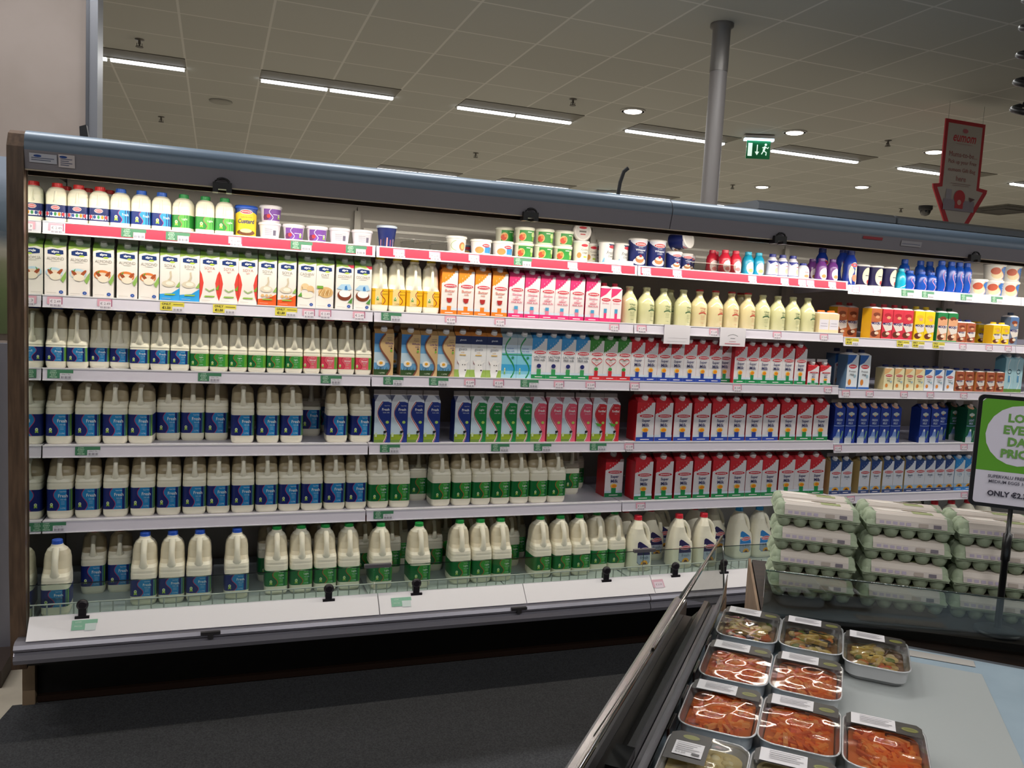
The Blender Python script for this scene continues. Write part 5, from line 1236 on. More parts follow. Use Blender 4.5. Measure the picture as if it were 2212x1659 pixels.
CAT.update({
 'carton_buttermilk': (CA('milk_carton', .073, .074, .196, 'E6DDDA', 'DC7A22', 'DE8430', avon_art('E08A26', 'DC7A22', [('Butter', .065, 'C87A6A', .78), ('milk', .045, 'C87A6A', .4)], plain_deco('DC7A22', cup='A82A2A'))), 'orange and white buttermilk carton', 'milk carton'),
 'carton_slimline': (CA('milk_carton', .073, .074, .196, 'E6DADC', 'CC2E66', 'C83A6C', avon_art('D8326E', 'D42E70', [('Slimline', .055, 'D8708C', .82), ('milk', .032, 'D8708C', .3), ('GREAT', .045, 'C83A60', .6), ('PINK RUN', .042, 'C83A60', .74)], plain_deco('D8809A', sq='4A9AC4'))), 'pink and white slimline milk carton', 'milk carton'),
 'carton_lactose': (CA('milk_carton', .073, .074, .188, 'E2E0E4', '2E86C4', '3E8AC0', avon_art('3A94D4', '1E8A4E', [('LACTOSE', .060, '4A5460', .80), ('FREE milk', .055, '4A5460', .74)], lambda A: (A.ell(0, .32, .15, .052, '242A6A'), A.rect(-.14, .10, .14, .24, '3E9A5A'))), capcol='D8D4D4'), 'sky blue and green lactose-free milk carton', 'milk carton'),
 'carton_heart': (CA('milk_carton', .073, .074, .188, 'E2DEDE', '2E6A2E', '3E7A3A', avon_art('3E8A3A', 'C42A34', [], heart_deco), capcol='C8C8C0'), 'green milk carton with red heart outline', 'milk carton'),
 'carton_super_blue': (CA('milk_carton', .073, .074, .188, 'E2DEE2', 'C02430', 'BC2A34', avon_art('CC2834', '22409A', super_t, orange_deco('22409A'))), 'red and white fortified milk carton with blue base', 'milk carton'),
 'carton_super_green': (CA('milk_carton', .073, .074, .188, 'E2DEE2', 'C02430', 'BC2A34', avon_art('CC2834', '12804A', super_t, orange_deco('1E8A50'))), 'red and white fortified milk carton with green base', 'milk carton'),
 'half_super': (CA('milk_carton', .070, .070, .100, 'E2DEE2', 'C02430', 'BC2A34', avon_art('CC2834', '12804A', super_t, orange_deco('1E8A50')), htop=.022, ridge=.014), 'small half-size red and white milk carton', 'milk carton'),
 'super2_blue': (CA('milk_carton', .098, .098, .192, 'DEDADE', 'B8202C', 'BA2A34', avon_art('C82632', '20409C', super2_t, orange_deco('20409C')), fin='A89E9A', capr=.015, capcol='D8D0D0'), 'two-litre red and white carton with blue base', 'milk carton'),
 'super2_green': (CA('milk_carton', .098, .098, .192, 'DEDADE', 'B8202C', 'BA2A34', avon_art('C82632', '107A44', super2_t, orange_deco('1A8A4C')), fin='A89E9A', capr=.015, capcol='D8D0D0'), 'two-litre red and white carton with green base', 'milk carton'),
 'organic': (CA('milk_carton', .084, .080, .182, '6FA9D6', 'B08A5A', 'B89468', organic_art('Whole'), fin='C0A888'), 'brown organic whole milk carton with daisy', 'milk carton'),
 'organic_low': (CA('milk_carton', .078, .080, .182, '6FA9D6', 'B08A5A', 'B89468', organic_art('Low fat'), fin='C0A888'), 'brown organic low fat milk carton with daisy', 'milk carton'),
 'goats': (CA('milk_carton', .074, .074, .186, 'E2E2E4', '1A2A5A', 'B87438', goats_art, fin='A86A30'), 'navy and white goats milk carton', 'milk carton'),
 'lactose_curve': (CA('milk_carton', .073, .074, .186, '9ED0E4', '5AA8CC', '8FA9B4', lact_curve, fin='A8B4B8'), 'pale blue milk carton with green curve', 'milk carton'),
 'gable_blue': (CA('milk_carton', .073, .076, .182, 'D8DEE6', '1A2E7A', 'C9CCD4', s_carton('1C3486', 'Fresh', 'Irish milk'), cap=False, fin='B8B0AE', ridge=.022), 'navy and white fresh milk carton with cow', 'milk carton'),
 'gable_green': (CA('milk_carton', .073, .076, .182, 'D8DEE6', '127A40', 'C9CCD4', s_carton('148040', 'Light', 'Irish milk'), cap=False, fin='B8B0AE', ridge=.022), 'green and white light milk carton with cow', 'milk carton'),
 'gable_pink': (CA('milk_carton', .073, .076, .182, 'D8DEE6', 'D8506A', 'C9CCD4', s_carton('DC5670', 'Fresh', 'skimmed milk'), cap=False, fin='B8B0AE', ridge=.022), 'pink and white skimmed milk carton with cow', 'milk carton'),
 'gable_red': (CA('milk_carton', .073, .076, .182, 'D8DEE6', 'C02430', 'C9CCD4', s_carton('C42834', 'Fortified', 'Light+', extra=lambda A: A.poly([(-.3, .50), (.2, .46), (.15, .40), (-.1, .41)], '4E9A3A')), cap=False, fin='B8B0AE', ridge=.022), 'red and white fortified light milk carton', 'milk carton'),
 'farm_blue': (CA('milk_carton', .070, .072, .194, '1E3A96', '16307E', '2A4494', farm_art('b'), fin='A89E92', capcol='C8B4A8', capr=.011), 'royal blue farm milk carton', 'milk carton'),
 'farm_green': (CA('milk_carton', .070, .072, .194, '0E5A3C', '0A4A30', '1E5A40', farm_art('g'), fin='A89E92', capcol='C8B4A8', capr=.011), 'dark green farm milk carton', 'milk carton'),
 'tall_navy': (CA('milk_carton', .073, .074, .178, 'DCE0EA', 'C8B078', '24406E', avon_art('24427E', '2A3E6E', [('fresh', .07, '5A6A84', .66), ('milk', .03, '8A94A4', .3)], sun_deco('2A3E6E'), logo='C83A4C'), capcol='D0D0D4'), 'navy and white milk carton with sunflower', 'milk carton'),
 'tall_sky': (CA('milk_carton', .073, .074, .178, 'DCE4EC', '3A8AC8', '3A8AC8', avon_art('2A8AD0', '2E7EC4', [('1.5%', .08, '8FB4D0', .7), ('milk', .03, '8A94A4', .3)], sun_deco('2E7EC4'), logo='C83A4C'), capcol='D0D0D4'), 'sky blue and white milk carton with sunflower', 'milk carton'),
 'aqua_carton': (CA('drink_carton', .070, .072, .196, 'A9D0DC', '7AB4C8', '9AC4D0', aqua_art, capr=.012), 'pale aqua drink carton with green base', 'drink carton'),
 'litre_blue': (lambda: jug('milk_jug', .073, .080, .238, 'blue', (.026, .080), '1A2F7E', sh=.42, milkline=.6), 'one-litre milk jug with blue label', 'milk bottle'),
 'litre_green': (lambda: jug('milk_jug', .073, .080, .238, 'green', (.020, .071), '0E5A3A', shift=-.06, sh=.42, milkline=.6), 'one-litre milk jug with green label', 'milk bottle'),
 'litre_pink': (lambda: jug('milk_jug', .071, .080, .238, 'pink', (.022, .073), 'B02038', shift=-.12, sh=.42, milkline=.6), 'one-litre milk jug with pink label', 'milk bottle'),
 'two_blue': (lambda: jug('milk_jug', .092, .112, .262, 'blue', (.033, .118), 'A82030'), 'two-litre milk jug with blue label', 'milk bottle'),
 'two_green': (lambda: jug('milk_jug', .092, .112, .262, 'green', (.033, .108), '9E3030', shift=.06), 'two-litre milk jug with green label', 'milk bottle'),
 'jug_blue': (lambda: jug('milk_jug', .098, .128, .284, 'blue', (.037, .104), '2A5AC8', kind='tall'), 'three-litre milk jug with blue cap', 'milk bottle'),
 'jug_green': (lambda: jug('milk_jug', .096, .128, .284, 'green', (.037, .104), '1E9A46', kind='tall', shift=.05), 'three-litre milk jug with green cap', 'milk bottle'),
 'ajug_navy': (lambda: big_jug('handled_jug', '2A2458', 'D8283A', 'fresh'), 'white handled milk jug with red cap', 'milk bottle'),
 'ajug_sky': (lambda: big_jug('handled_jug', '2A7EC4', '2A94D4', '1.5%'), 'white handled milk jug with sky blue cap', 'milk bottle'),
})
def clear_bin():
    root = empty('divider_bin'); mb = MB(); t = .0012
    vs = [(-.035, 0, .0005), (.035, 0, .0005), (.035, .30, .0005), (-.035, .30, .0005), (-.035, 0, .046), (.035, 0, .046), (.035, .30, .05), (-.035, .30, .05)]
    mb.add(vs, [(0, 1, 5, 4), (1, 2, 6, 5), (3, 0, 4, 7)], CLEARP)
    mb.tube([(-.035, .30, .05), (-.035, 0, .046), (.035, 0, .046), (.035, .30, .05)], .0012, mat('B8B8B4', .2), n=6)
    mb.build('bin_shell', root); return root, 0.0
PR = {}; PLACED = []
def extent(r):
    pts = [v.co for c in children(r) for v in c.data.vertices]
    return (max(p.x for p in pts) - min(p.x for p in pts)) / 2, max(p.y for p in pts) - min(p.y for p in pts)
ITEMS = []
for row, key, yf, xs in RUNS:
    for i, x in enumerate(xs):
        k = key; rz = 0.0
        if key == 'yog_lilac' and i in (0, 3, 4): k = 'yog_back'
        if key in ('glass_green', 'glass_red'): rz = {0: .0, 1: .35, 2: .12, 3: .3}.get(i, .2)
        elif key.startswith('jug_') or key.startswith('ajug'): rz = random.uniform(-.03, .03)
        elif row % 10 == 1 and not key.startswith('pint') and key != 'clear_bin': rz = random.uniform(-.12, .12)
        else: rz = random.uniform(-.008, .008)
        if key == 'two_blue' and row == 4 and i == 3: rz = -.10
        if key == 'pint_green' and i == 0: rz = -.35
        if k not in PR:
            r, d = (CAT[k][0] or clear_bin)(); PR[k] = (r, d, [r]); hw_, dd_ = extent(r); PR[k] = (r, d, [r], hw_, dd_)
        hw_ = PR[k][3] + abs(rz) * .02; dd_ = PR[k][4]
        ITEMS.append([row, k, x, yf, rz, hw_, dd_])
# nothing on a shelf may run into its neighbour: ease apart sideways, set back what stands behind
for row in sorted({it[0] for it in ITEMS}):
    L = [it for it in ITEMS if it[0] == row]
    fr = sorted([it for it in L if it[3] <= .055 or (row == 4 and it[3] == .09)], key=lambda it: it[2])
    for _ in range(80):
        for a_, b_ in zip(fr, fr[1:]):
            o_ = a_[2] + a_[5] + .0006 - (b_[2] - b_[5])
            if o_ > 0 and a_[3] < b_[3] + b_[6] and b_[3] < a_[3] + a_[6]: a_[2] -= o_ / 2; b_[2] += o_ / 2
        for it in fr:
            if row < 10: it[2] = max(it[2], it[5] + .003)
    bk = sorted([it for it in L if it not in fr], key=lambda it: it[3]); done = list(fr)
    for it in bk:
        for _ in range(6):
            for o in done:
                if abs(o[2] - it[2]) < o[5] + it[5] - .002 and o[3] - it[6] < it[3] < o[3] + o[6]: it[3] = o[3] + o[6] + .002
        if it[3] + it[6] < .50: done.append(it)
        else: it[1] = None
def place(key, row, x, yf, dz=0.0, rz=0.0, note=None, fresh=[]):
    if key not in fresh: fresh.append(key); o = PR[key][0]
    else: o = dup(PR[key][0], (0, 0, 0))
    d = PR[key][1]
    z = SHELF_TOP[row] - (.002 if row % 10 < 6 else 0)
    o.location = (x, yf + d / 2, z + dz + .0003); o.rotation_euler = (0, 0, rz)
    PLACED.append([key, row % 10, x, yf, o, note])
    return o
for row, k, x, yf, rz, hw_, dd_ in ITEMS:
    if k: place(k, row, x, yf, 0.0, rz)
# second tier on the top shelf
POS = {}
for it in sorted(ITEMS, key=lambda t: t[2]):
    if it[1] and it[3] < .06: POS.setdefault(it[1], []).append(it[2])
place('yog_lilac', 1, POS['yog_back'][0] + .002, .02, .069, .1, 'stacked on another')
tg = POS['tub_green']
for i, x in enumerate(tg): place('tub_green', 1, x + .002, .02, .071, random.uniform(-.2, .2), 'stacked on another')
place('tub_green', 1, tg[0] - .07, .10, 0, .2); place('tub_green', 1, tg[0] - .068, .10, .071, .2, 'stacked on another')
tb = POS['tub_blue']
for x in tb[1:]: place('tub_blue', 11, x + .004, .02, .094, 0, 'stacked on another')
# tilted tub lying on its side above the small cream tubs, and the lid standing on the cooking cream
xs = POS['whip_small'][0]
r, d = tumbler('cream_pot', '1E2A6A', whip_art, .042, .046, .090)
r.rotation_euler = (math.radians(78), math.radians(0), math.radians(28)); r.location = (xs + .010, .10, SHELF_TOP[1] + .0885 + .046)
tag(r, 'navy cream tub lying on its side on small cream tubs, white lid forward', 'cream tub')
xc = POS['cream_cookie'][0]
root = empty('cream_pot', (xc + .006, .062, SHELF_TOP[1] + .0985 + .0465), 0); mb = MB(); q_ = MB(); q_.lathe([(.040, 0), (.046, .002), (.046, .010), (.040, .050), (.036, .052)], mat('DCD6D2', .3), n=32)
mb.add([(a, c, b) for a, b, c in q_.v], q_.f, q_.mats[0], True); mb.build('tub_body', root)
mb = MB(); A = Art(mb, lambda u, v, l: (u, -.0006 - l, v), eps=.0003); A.ell(0, 0, .0405, .0405, 'E4DEDA'); A.ell(0, 0, .036, .036, 'CFC8C6'); A.ell(0, .018, .020, .006, 'C42238'); A.rect(-.018, -.004, .018, .004, '6A6460'); A.rect(-.012, -.016, .014, -.010, 'B84A4A'); mb.build('lid', root)
tag(root, 'round cream pot lying on its side on the cooking cream, lid facing out', 'cream pot')
# display tray under the fresh cream
mb = MB(); mb.box(2.335, 2.485, .003, .012, 1.8447, 1.866, mat('EAE6E0', .4)); mb.box(2.335, 2.485, .012, .27, 1.8447, 1.8465, mat('EAE6E0', .4)); 
tag(mb.build('carton_tray'), 'white cardboard tray lip in front of the fresh cream pots', 'tray')
mb = MB(); mb.box(2.80, 3.06, .006, .009, 1.8447, 1.885, CLEARP); mb.box(2.80, 3.06, .0055, .0095, 1.8852, 1.887, mat('C8C4BE', .3)); tag(mb.build('shelf_divider'), 'low clear plastic front guard before the small cream tubs', 'divider')

# unique labels, built from the look, the order and the shelf
PL = {}
for p in PLACED: PL.setdefault((p[0], p[1], p[3] > .06, p[5]), []).append(p)
for (key, row, back, note), L in PL.items():
    L.sort(key=lambda p: p[2]); look = CAT[key][1]; cat = CAT[key][2]
    where = ROWN[row] if row < 6 else 'bottom deck'
    if note: look2 = 'upper ' + look + ' ' + 'stacked'
    elif back: look2 = look + ' set back'
    else: look2 = look
    for i, p in enumerate(L):
        if len(L) == 1: lab = '%s, alone of its kind, %s' % (look2, where)
        else: lab = '%s, %s from left, %s' % (look2, ORD[i] if i < len(ORD) else 'last', where)
        tag(p[4], lab, cat, '%s on the %s' % (look + 's' if not back else look + 's set back', where))
# ------------------------------------------------------------------ the chilled counter in the foreground
TH = math.radians(42.0)
CO = (0.616, -3.539)
cab = tag(empty('chilled_counter', (CO[0], CO[1], 0), PI / 2 - TH), 'chilled island counter with sloping glass side and grey-blue display deck', 'display counter')
# local frame of the counter: x = u along its length away from the camera, y = -v (so v to the right is negative y)
STEEL = mat('9C9A9C', .22, .85); STEELD = mat('55534F', .35, .6); BLK = mat('0E0E10', .4)
mb = MB(); mb.box(.75, 2.36, -1.05, .40, .10, .70, mat('2A2A2C', .5)); mb.box(.8, 2.3, -1.0, .35, .009, .10, BLK); mb.build('counter_body', cab)
mb = MB(); mb.box(.78, 2.36, -1.04, .262, .70, .785, mat('4E5258', .4)); mb.build('deck_base', cab)
mb = MB(); mb.box(.80, 2.335, -1.03, .255, .785, .788, noise_mat('deck_liner', '8FA0AC', '9AABB6', 5, .35)); mb.build('deck_liner', cab)
mb = MB(); A = Art(mb, lambda u, v, l: (u, v, .7885 + l), eps=.0006)
A.poly([(.9, .05), (2.235, .05), (2.245, -.368), (1.81, -.382), (.9, -.40)], mat('9FA3A2', .5)); A.poly([(2.272, -.12), (2.315, -.12), (2.325, -.36), (2.285, -.36)], mat('A9A49E', .5))
mb.build('paper_liner', cab)
# long rails between deck and glass, seen through the glass
mb = MB()
mb.prism([(.262, .70), (.262, .832), (.268, .840), (.276, .838), (.280, .812), (.296, .806), (.298, .70)], .80, 2.34, mat('B5B1B6', .25, .6)); mb.build('inner_rail', cab)
mb = MB(); mb.prism([(.2985, .70), (.2985, .806), (.306, .818), (.318, .818), (.322, .79), (.330, .79), (.332, .70)], .80, 2.33, STEEL); mb.build('middle_rail', cab)
mb = MB(); mb.prism([(.3325, .70), (.3325, .785), (.350, .765), (.372, .765), (.372, .70)], .80, 2.33, mat('2E2C2A', .3, .3)); mb.build('rail_channel', cab)
mb = MB(); mb.prism([(.3725, .70), (.3725, .795), (.380, .803), (.402, .803), (.410, .795), (.412, .70)], .76, 2.37, mat('A5A2A4', .2, .75)); mb.build('outer_rail', cab)
def gpane(u0, u1, k=''):
    root = MB(); y0, z0, y1, z1 = .388, .804, .288, 1.00
    nv = Vector((0, z1 - z0, y0 - y1)).normalized() * .003
    prof = [(y0 + nv.y, z0 + nv.z), (y1 + nv.y, z1 + nv.z), (y1 - nv.y, z1 - nv.z), (y0 - nv.y, z0 - nv.z)]
    root.prism(prof, u0, u1, clear_mat('counter_glass', 'DDE3E0', .06)); gp = root.build('glass_pane', cab)
    e = MB(); e.tube([(u0, y1, z1 + .003), (u1, y1, z1 + .003)], .0032, clear_mat('glass_edge_dark', '5E7A70', .35, .1), n=8); e.tube([(u0, y0, z0 + .004), (u0, y1, z1)], .0028, clear_mat('glass_edge_dark2', '1E3A30', .2, .1), n=8); e.build('glass_edge', gp)
gpane(.80, 1.455); gpane(1.475, 2.36)
mb = MB(); mb.add([(2.362, .395, .80), (2.362, .285, 1.003), (2.362, .262, .80)], [(0, 1, 2)], CLEARP); mb.add([(2.366, .395, .80), (2.366, .285, 1.003), (2.366, .262, .80)], [(2, 1, 0)], CLEARP)
mb.tube([(2.364, .395, .80), (2.364, .285, 1.003), (2.364, .266, .80)], .0035, mat('8A8C8A', .1, .8), n=8); mb.build('end_glass', cab)
mb = MB(); mb.prism([(2.10, .790), (2.33, .790), (2.33, .905)], .259, .2615, clear_mat('clear_plastic2', 'C9C2CC', .16, .2), axis='y'); mb.build('plastic_gusset', cab)
mb = MB(); mb.box(.80, 2.32, .2560, .2585, .789, .845, CLEARP); mb.build('ticket_holder', cab)
for u in (1.52, 1.66, 1.80, 1.97):
    mb = MB(); mb.box(u, u + .07, .2535, .2555, .795, .835, clear_mat('tinted_ticket', 'E8B0A0', .1, .2)); mb.build('ticket_insert', cab)
mb = MB(); mb.box(1.36, 1.44, .30, .335, .806, .826, BLK); mb.build('rail_bracket', cab)

def from_uv(u, v):
    return (CO[0] + u * math.sin(TH) + v * math.cos(TH), CO[1] + u * math.cos(TH) - v * math.sin(TH))
# ready meal trays
def rr(w, d, r, n=6):
    out = []
    for cx, cy, a in ((w / 2 - r, d / 2 - r, 0), (-w / 2 + r, d / 2 - r, PI / 2), (-w / 2 + r, -d / 2 + r, PI), (w / 2 - r, -d / 2 + r, 1.5 * PI)):
        for k in range(n + 1): t = a + PI / 2 * k / n; out.append((cx + r * math.cos(t), cy + r * math.sin(t)))
    return out
FOIL = mat('D2D2D4', .28, .55)
def meal_tray(food, seed, flip=False, big=False):
    rnd = random.Random(seed)
    root = empty('ready_meal_tray'); w, d, h = .150, .214, .042
    mb = MB(); L = [(rr(w * .74, d * .78, .022), 0), (rr(w * .78, d * .82, .024), .002), (rr(w * .93, d * .95, .030), h - .003), (rr(w, d, .034), h), (rr(w * 1.005, d * 1.005, .034), h + .0025), (rr(w * .97, d * .98, .033), h + .003), (rr(w * .93, d * .95, .030), h - .002), (rr(w * .90, d * .92, .030), h - .030)]
    vs = [(x, y, z) for ring, z in L for x, y in ring]; n = len(L[0][0])
    mb.add(vs, [(j * n + i, j * n + (i + 1) % n, (j + 1) * n + (i + 1) % n, (j + 1) * n + i) for j in range(len(L) - 1) for i in range(n)], FOIL, True)
    mb.add(vs[:n], [tuple(range(n))[::-1]], FOIL); mb.add(vs[-n:], [tuple(range(n))], FOIL); mb.build('foil_tray', root)
    f = MB()
    def stick(x, y, z, l, t, a, tilt, m):
        q = MB(); q.box(-l / 2, l / 2, -t / 2, t / 2, -t / 2, t / 2, m)
        ca, sa, ct, st = math.cos(a), math.sin(a), math.cos(tilt), math.sin(tilt)
        v2 = [((px * ct + pz * st) * ca - py * sa + x, (px * ct + pz * st) * sa + py * ca + y, -px * st + pz * ct + z) for px, py, pz in q.v]
        f.add(v2, q.f, m)
    def blob(x, y, z, r, m, sx=1, sz=.5, a=0):
        q = MB(); P = [(.05, -1), (.6, -.8), (.95, -.35), (1, 0), (.9, .45), (.55, .85), (.05, 1)]
        q.lathe([(p * r, zz * r * sz) for p, zz in P], m, n=10)
        f.add([((px * math.cos(a) * sx - py * math.sin(a)) + x, px * math.sin(a) * sx + py * math.cos(a) + y, pz + z) for px, py, pz in q.v], q.f, m, True)
    if food in ('carrot', 'carrot2'):
        cols = ['FFA052', 'FF9246', 'F8823C', 'FFB26C', 'E67444']
        f.prism(rr(w * .84, d * .86, .028), .012, .029, mat('E07A40', .5), axis='z')
        for k in range(130):
            x, y = rnd.uniform(-.044, .044), rnd.uniform(-.074, .062 if food == 'carrot' else .040)
            stick(x * .9, y * .95, rnd.uniform(.028, .0385), rnd.uniform(.026, .052), rnd.uniform(.0065, .0095), rnd.uniform(0, PI), rnd.uniform(-.16, .16), mat(rnd.choice(cols), .4))
    elif food == 'veg':
        f.prism(rr(w * .84, d * .86, .028), .012, .022, mat('8A5A2A', .4), axis='z')
        for k in range(46):
            c = rnd.choice(['E0C078', 'E6CFA0', 'D8602A', 'E0843A', '3A2428', 'C8A04A', 'D8C068', '7A8A3A'])
            blob(rnd.uniform(-.046, .046), rnd.uniform(-.078, .060), rnd.uniform(.024, .030), rnd.uniform(.009, .015), mat(c, .4, coat=.3), sx=rnd.uniform(1, 1.7), sz=.5, a=rnd.uniform(0, PI))
        for k in range(5): stick(rnd.uniform(-.03, .03), rnd.uniform(-.05, .05), .034, .05, .009, rnd.uniform(0, PI), 0, mat('E2C46A', .4))
    else:
        f.prism(rr(w * .84, d * .86, .028), .012, .030, mat('DCC890', .6), axis='z')
        for k in range(60): blob(rnd.uniform(-.05, .05), rnd.uniform(-.08, .08), .030, rnd.uniform(.006, .012), mat(rnd.choice(['E2D09A', 'D8C080', 'E8DCB0', 'B8854A' if k % 9 == 0 else 'DCCB92']), .55), sz=.5)
    f.build('food', root)
    # film with a few wrinkles
    fm = MB(); nx, ny = 10, 14; vs = []
    ph = rnd.uniform(0, 6)
    for j in range(ny + 1):
        for i in range(nx + 1):
            a, b = i / nx * 2 - 1, j / ny * 2 - 1
            x = a * w * .485 * math.sqrt(1 - .16 * b * b * abs(b) ** 4); y = b * d * .488 * math.sqrt(1 - .16 * a * a * abs(a) ** 4)
            vs.append((x, y, h + .0034 + .0018 * (1 - a * a) * (1 - b * b) * (1.2 + math.sin(5 * a + 7 * b + ph) + .6 * math.sin(11 * b - 4 * a + ph))))
    fm.add(vs, [(j * (nx + 1) + i, j * (nx + 1) + i + 1, (j + 1) * (nx + 1) + i + 1, (j + 1) * (nx + 1) + i) for j in range(ny) for i in range(nx)], FILM, True); fm.build('film_lid', root)
    lb = MB(); zt = h + .0082
    A = Art(lb, lambda u, v, l: (u, v, zt + l), eps=.0003)
    A.poly([(-w * .46, d * .225), (w * .46, d * .225), (w * .46, d * .41), (w * .40, d * .465), (-w * .40, d * .465), (-w * .46, d * .41)], '2E2824') if not flip else A.poly([(-w * .46, -.01), (w * .03, -.01), (w * .03, d * .45), (-w * .36, d * .46), (-w * .46, d * .40)], '2E2824')
    if not flip: A.ell(w * .31, d * .34, .0155, .0095, '6A6A2E'); A.line(ellpts(w * .31, d * .34, .013, .0065, n=14), .0012, '9A9A50')
    else: A.ell(-.032, d * .37, .0155, .0085, '7A7A3A')
    sb = lb.build('sleeve_band', root)
    st = MB(); A = Art(st, lambda u, v, l: (u, v, zt + .0012 + l), eps=.0003)
    sx0, sx1, sy0, sy1 = (-w * .40, w * .14, d * .235, d * .455) if not flip else (-.056, -.004, .008, .058)
    A.rect(sx0, sy0, sx1, sy1, 'DAD6D8'); 
    for k in range(5): A.rect(sx0 + (.016 if not flip else .004), sy1 - .007 - k * .007, sx1 - .006 - .006 * (k % 3), sy1 - .0045 - k * .007, 'B0ACB0')
    if flip:
        A.text('€2.50', sx0 + .014, sy0 + .007, .006, '5A5658'); A.rect(sx1 - .018, sy0 + .004, sx1 - .004, sy0 + .011, '4A484C')
    st.build('price_sticker', sb)
    return root
TR = [(2.163, -.176, 'veg', 41, 'mixed vegetable meal tray with yellow pieces, far row, leftmost', .83, 0),
      (2.172, -.025, 'veg', 42, 'mixed vegetable meal tray, far row, middle', .83, 0),
      (2.145, .124, 'veg', 43, 'roast vegetable meal tray, far row, rightmost and apart', .84, 0),
      (1.905, -.176, 'carrot', 44, 'carrot baton tray, second row back, at the left by the rails', .83, 0),
      (1.912, -.024, 'carrot2', 45, 'shiny-filmed carrot baton tray, second row back, to the right', .83, 0),
      (1.662, -.176, 'carrot', 46, 'reddish carrot baton tray, third row back, by the rails', .83, 0),
      (1.668, -.025, 'carrot', 47, 'carrot baton tray, third row back, middle one', .83, 0),
      (1.660, .127, 'carrot', 48, 'bright orange carrot baton tray, third row back, rightmost', .83, 0),
      (1.420, -.176, 'mash', 49, 'mashed potato tray with square price sticker, nearest row, left', .83, 1),
      (1.430, -.025, 'mash', 50, 'pale potato meal tray, nearest row, right, cut by frame', .83, 0)]
for u, v, f, s, lab, z, fl in TR:
    t = meal_tray(f, s, bool(fl)); x, y = from_uv(u, v)
    t.location = (x, y, .7895); t.rotation_euler = (0, 0, -TH + math.radians(random.uniform(-.4, .8)))
    tag(t, lab, 'ready meal', 'ready meal trays on the counter')

# ------------------------------------------------------------------ wooden crate and egg boxes
BX = math.radians(33.0)
P0 = (2.083, -1.665)
crate = tag(empty('wooden_crate', (P0[0], P0[1], 0), -BX), 'dark brown wooden display crate holding up the stacked egg boxes', 'crate')
WD = noise_mat('dark_wood', '1C120C', '2E1E14', 9, .7, stretch=(1, 8, 8)); WL = noise_mat('tan_wood', '6E5338', '82664A', 12, .5)
mb = MB(); mb.box(0, 1.25, .012, .52, .10, .800, WD); mb.box(-.004, 1.254, 0, .012, .10, .802, WD); mb.build('crate_body', crate)
mb = MB(); mb.box(-.012, -.0045, .0, .52, .10, .803, WL); mb.build('crate_side', crate)  # left side board in a paler brown than the crate body
mb = MB(); mb.box(.0, 1.2, .06, .40, .009, .10, BLK); mb.build('plinth', crate)
# glass end wall of the counter standing just in front of the crate
gl = MB()
def w2l(lx, ly):
    x = P0[0] + lx * math.cos(BX) + ly * math.sin(BX) - CO[0]; y = P0[1] - lx * math.sin(BX) + ly * math.cos(BX) - CO[1]
    return (x * math.sin(TH) + y * math.cos(TH), -(x * math.cos(TH) - y * math.sin(TH)))
a0, a1, b1, b0 = w2l(.0, -.012), w2l(1.1, -.012), w2l(1.1, -.018), w2l(.0, -.018)
gl.prism([a0, a1, b1, b0], .787, .925, clear_mat('counter_glass', 'DDE3E0', .06), axis='z'); gw = gl.build('end_wall_glass', cab)
e = MB(); m0, m1 = w2l(.0, -.015), w2l(1.1, -.015); e.tube([(m0[0], m0[1], .927), (m1[0], m1[1], .927)], .0022, clear_mat('glass_edge', 'A8C4BC', .25, .1), n=6); e.build('glass_edge', gw)
def egg_mat(): return noise_mat('egg_pulp', '9AA78C', 'A8B49A', 60, .85, .25)
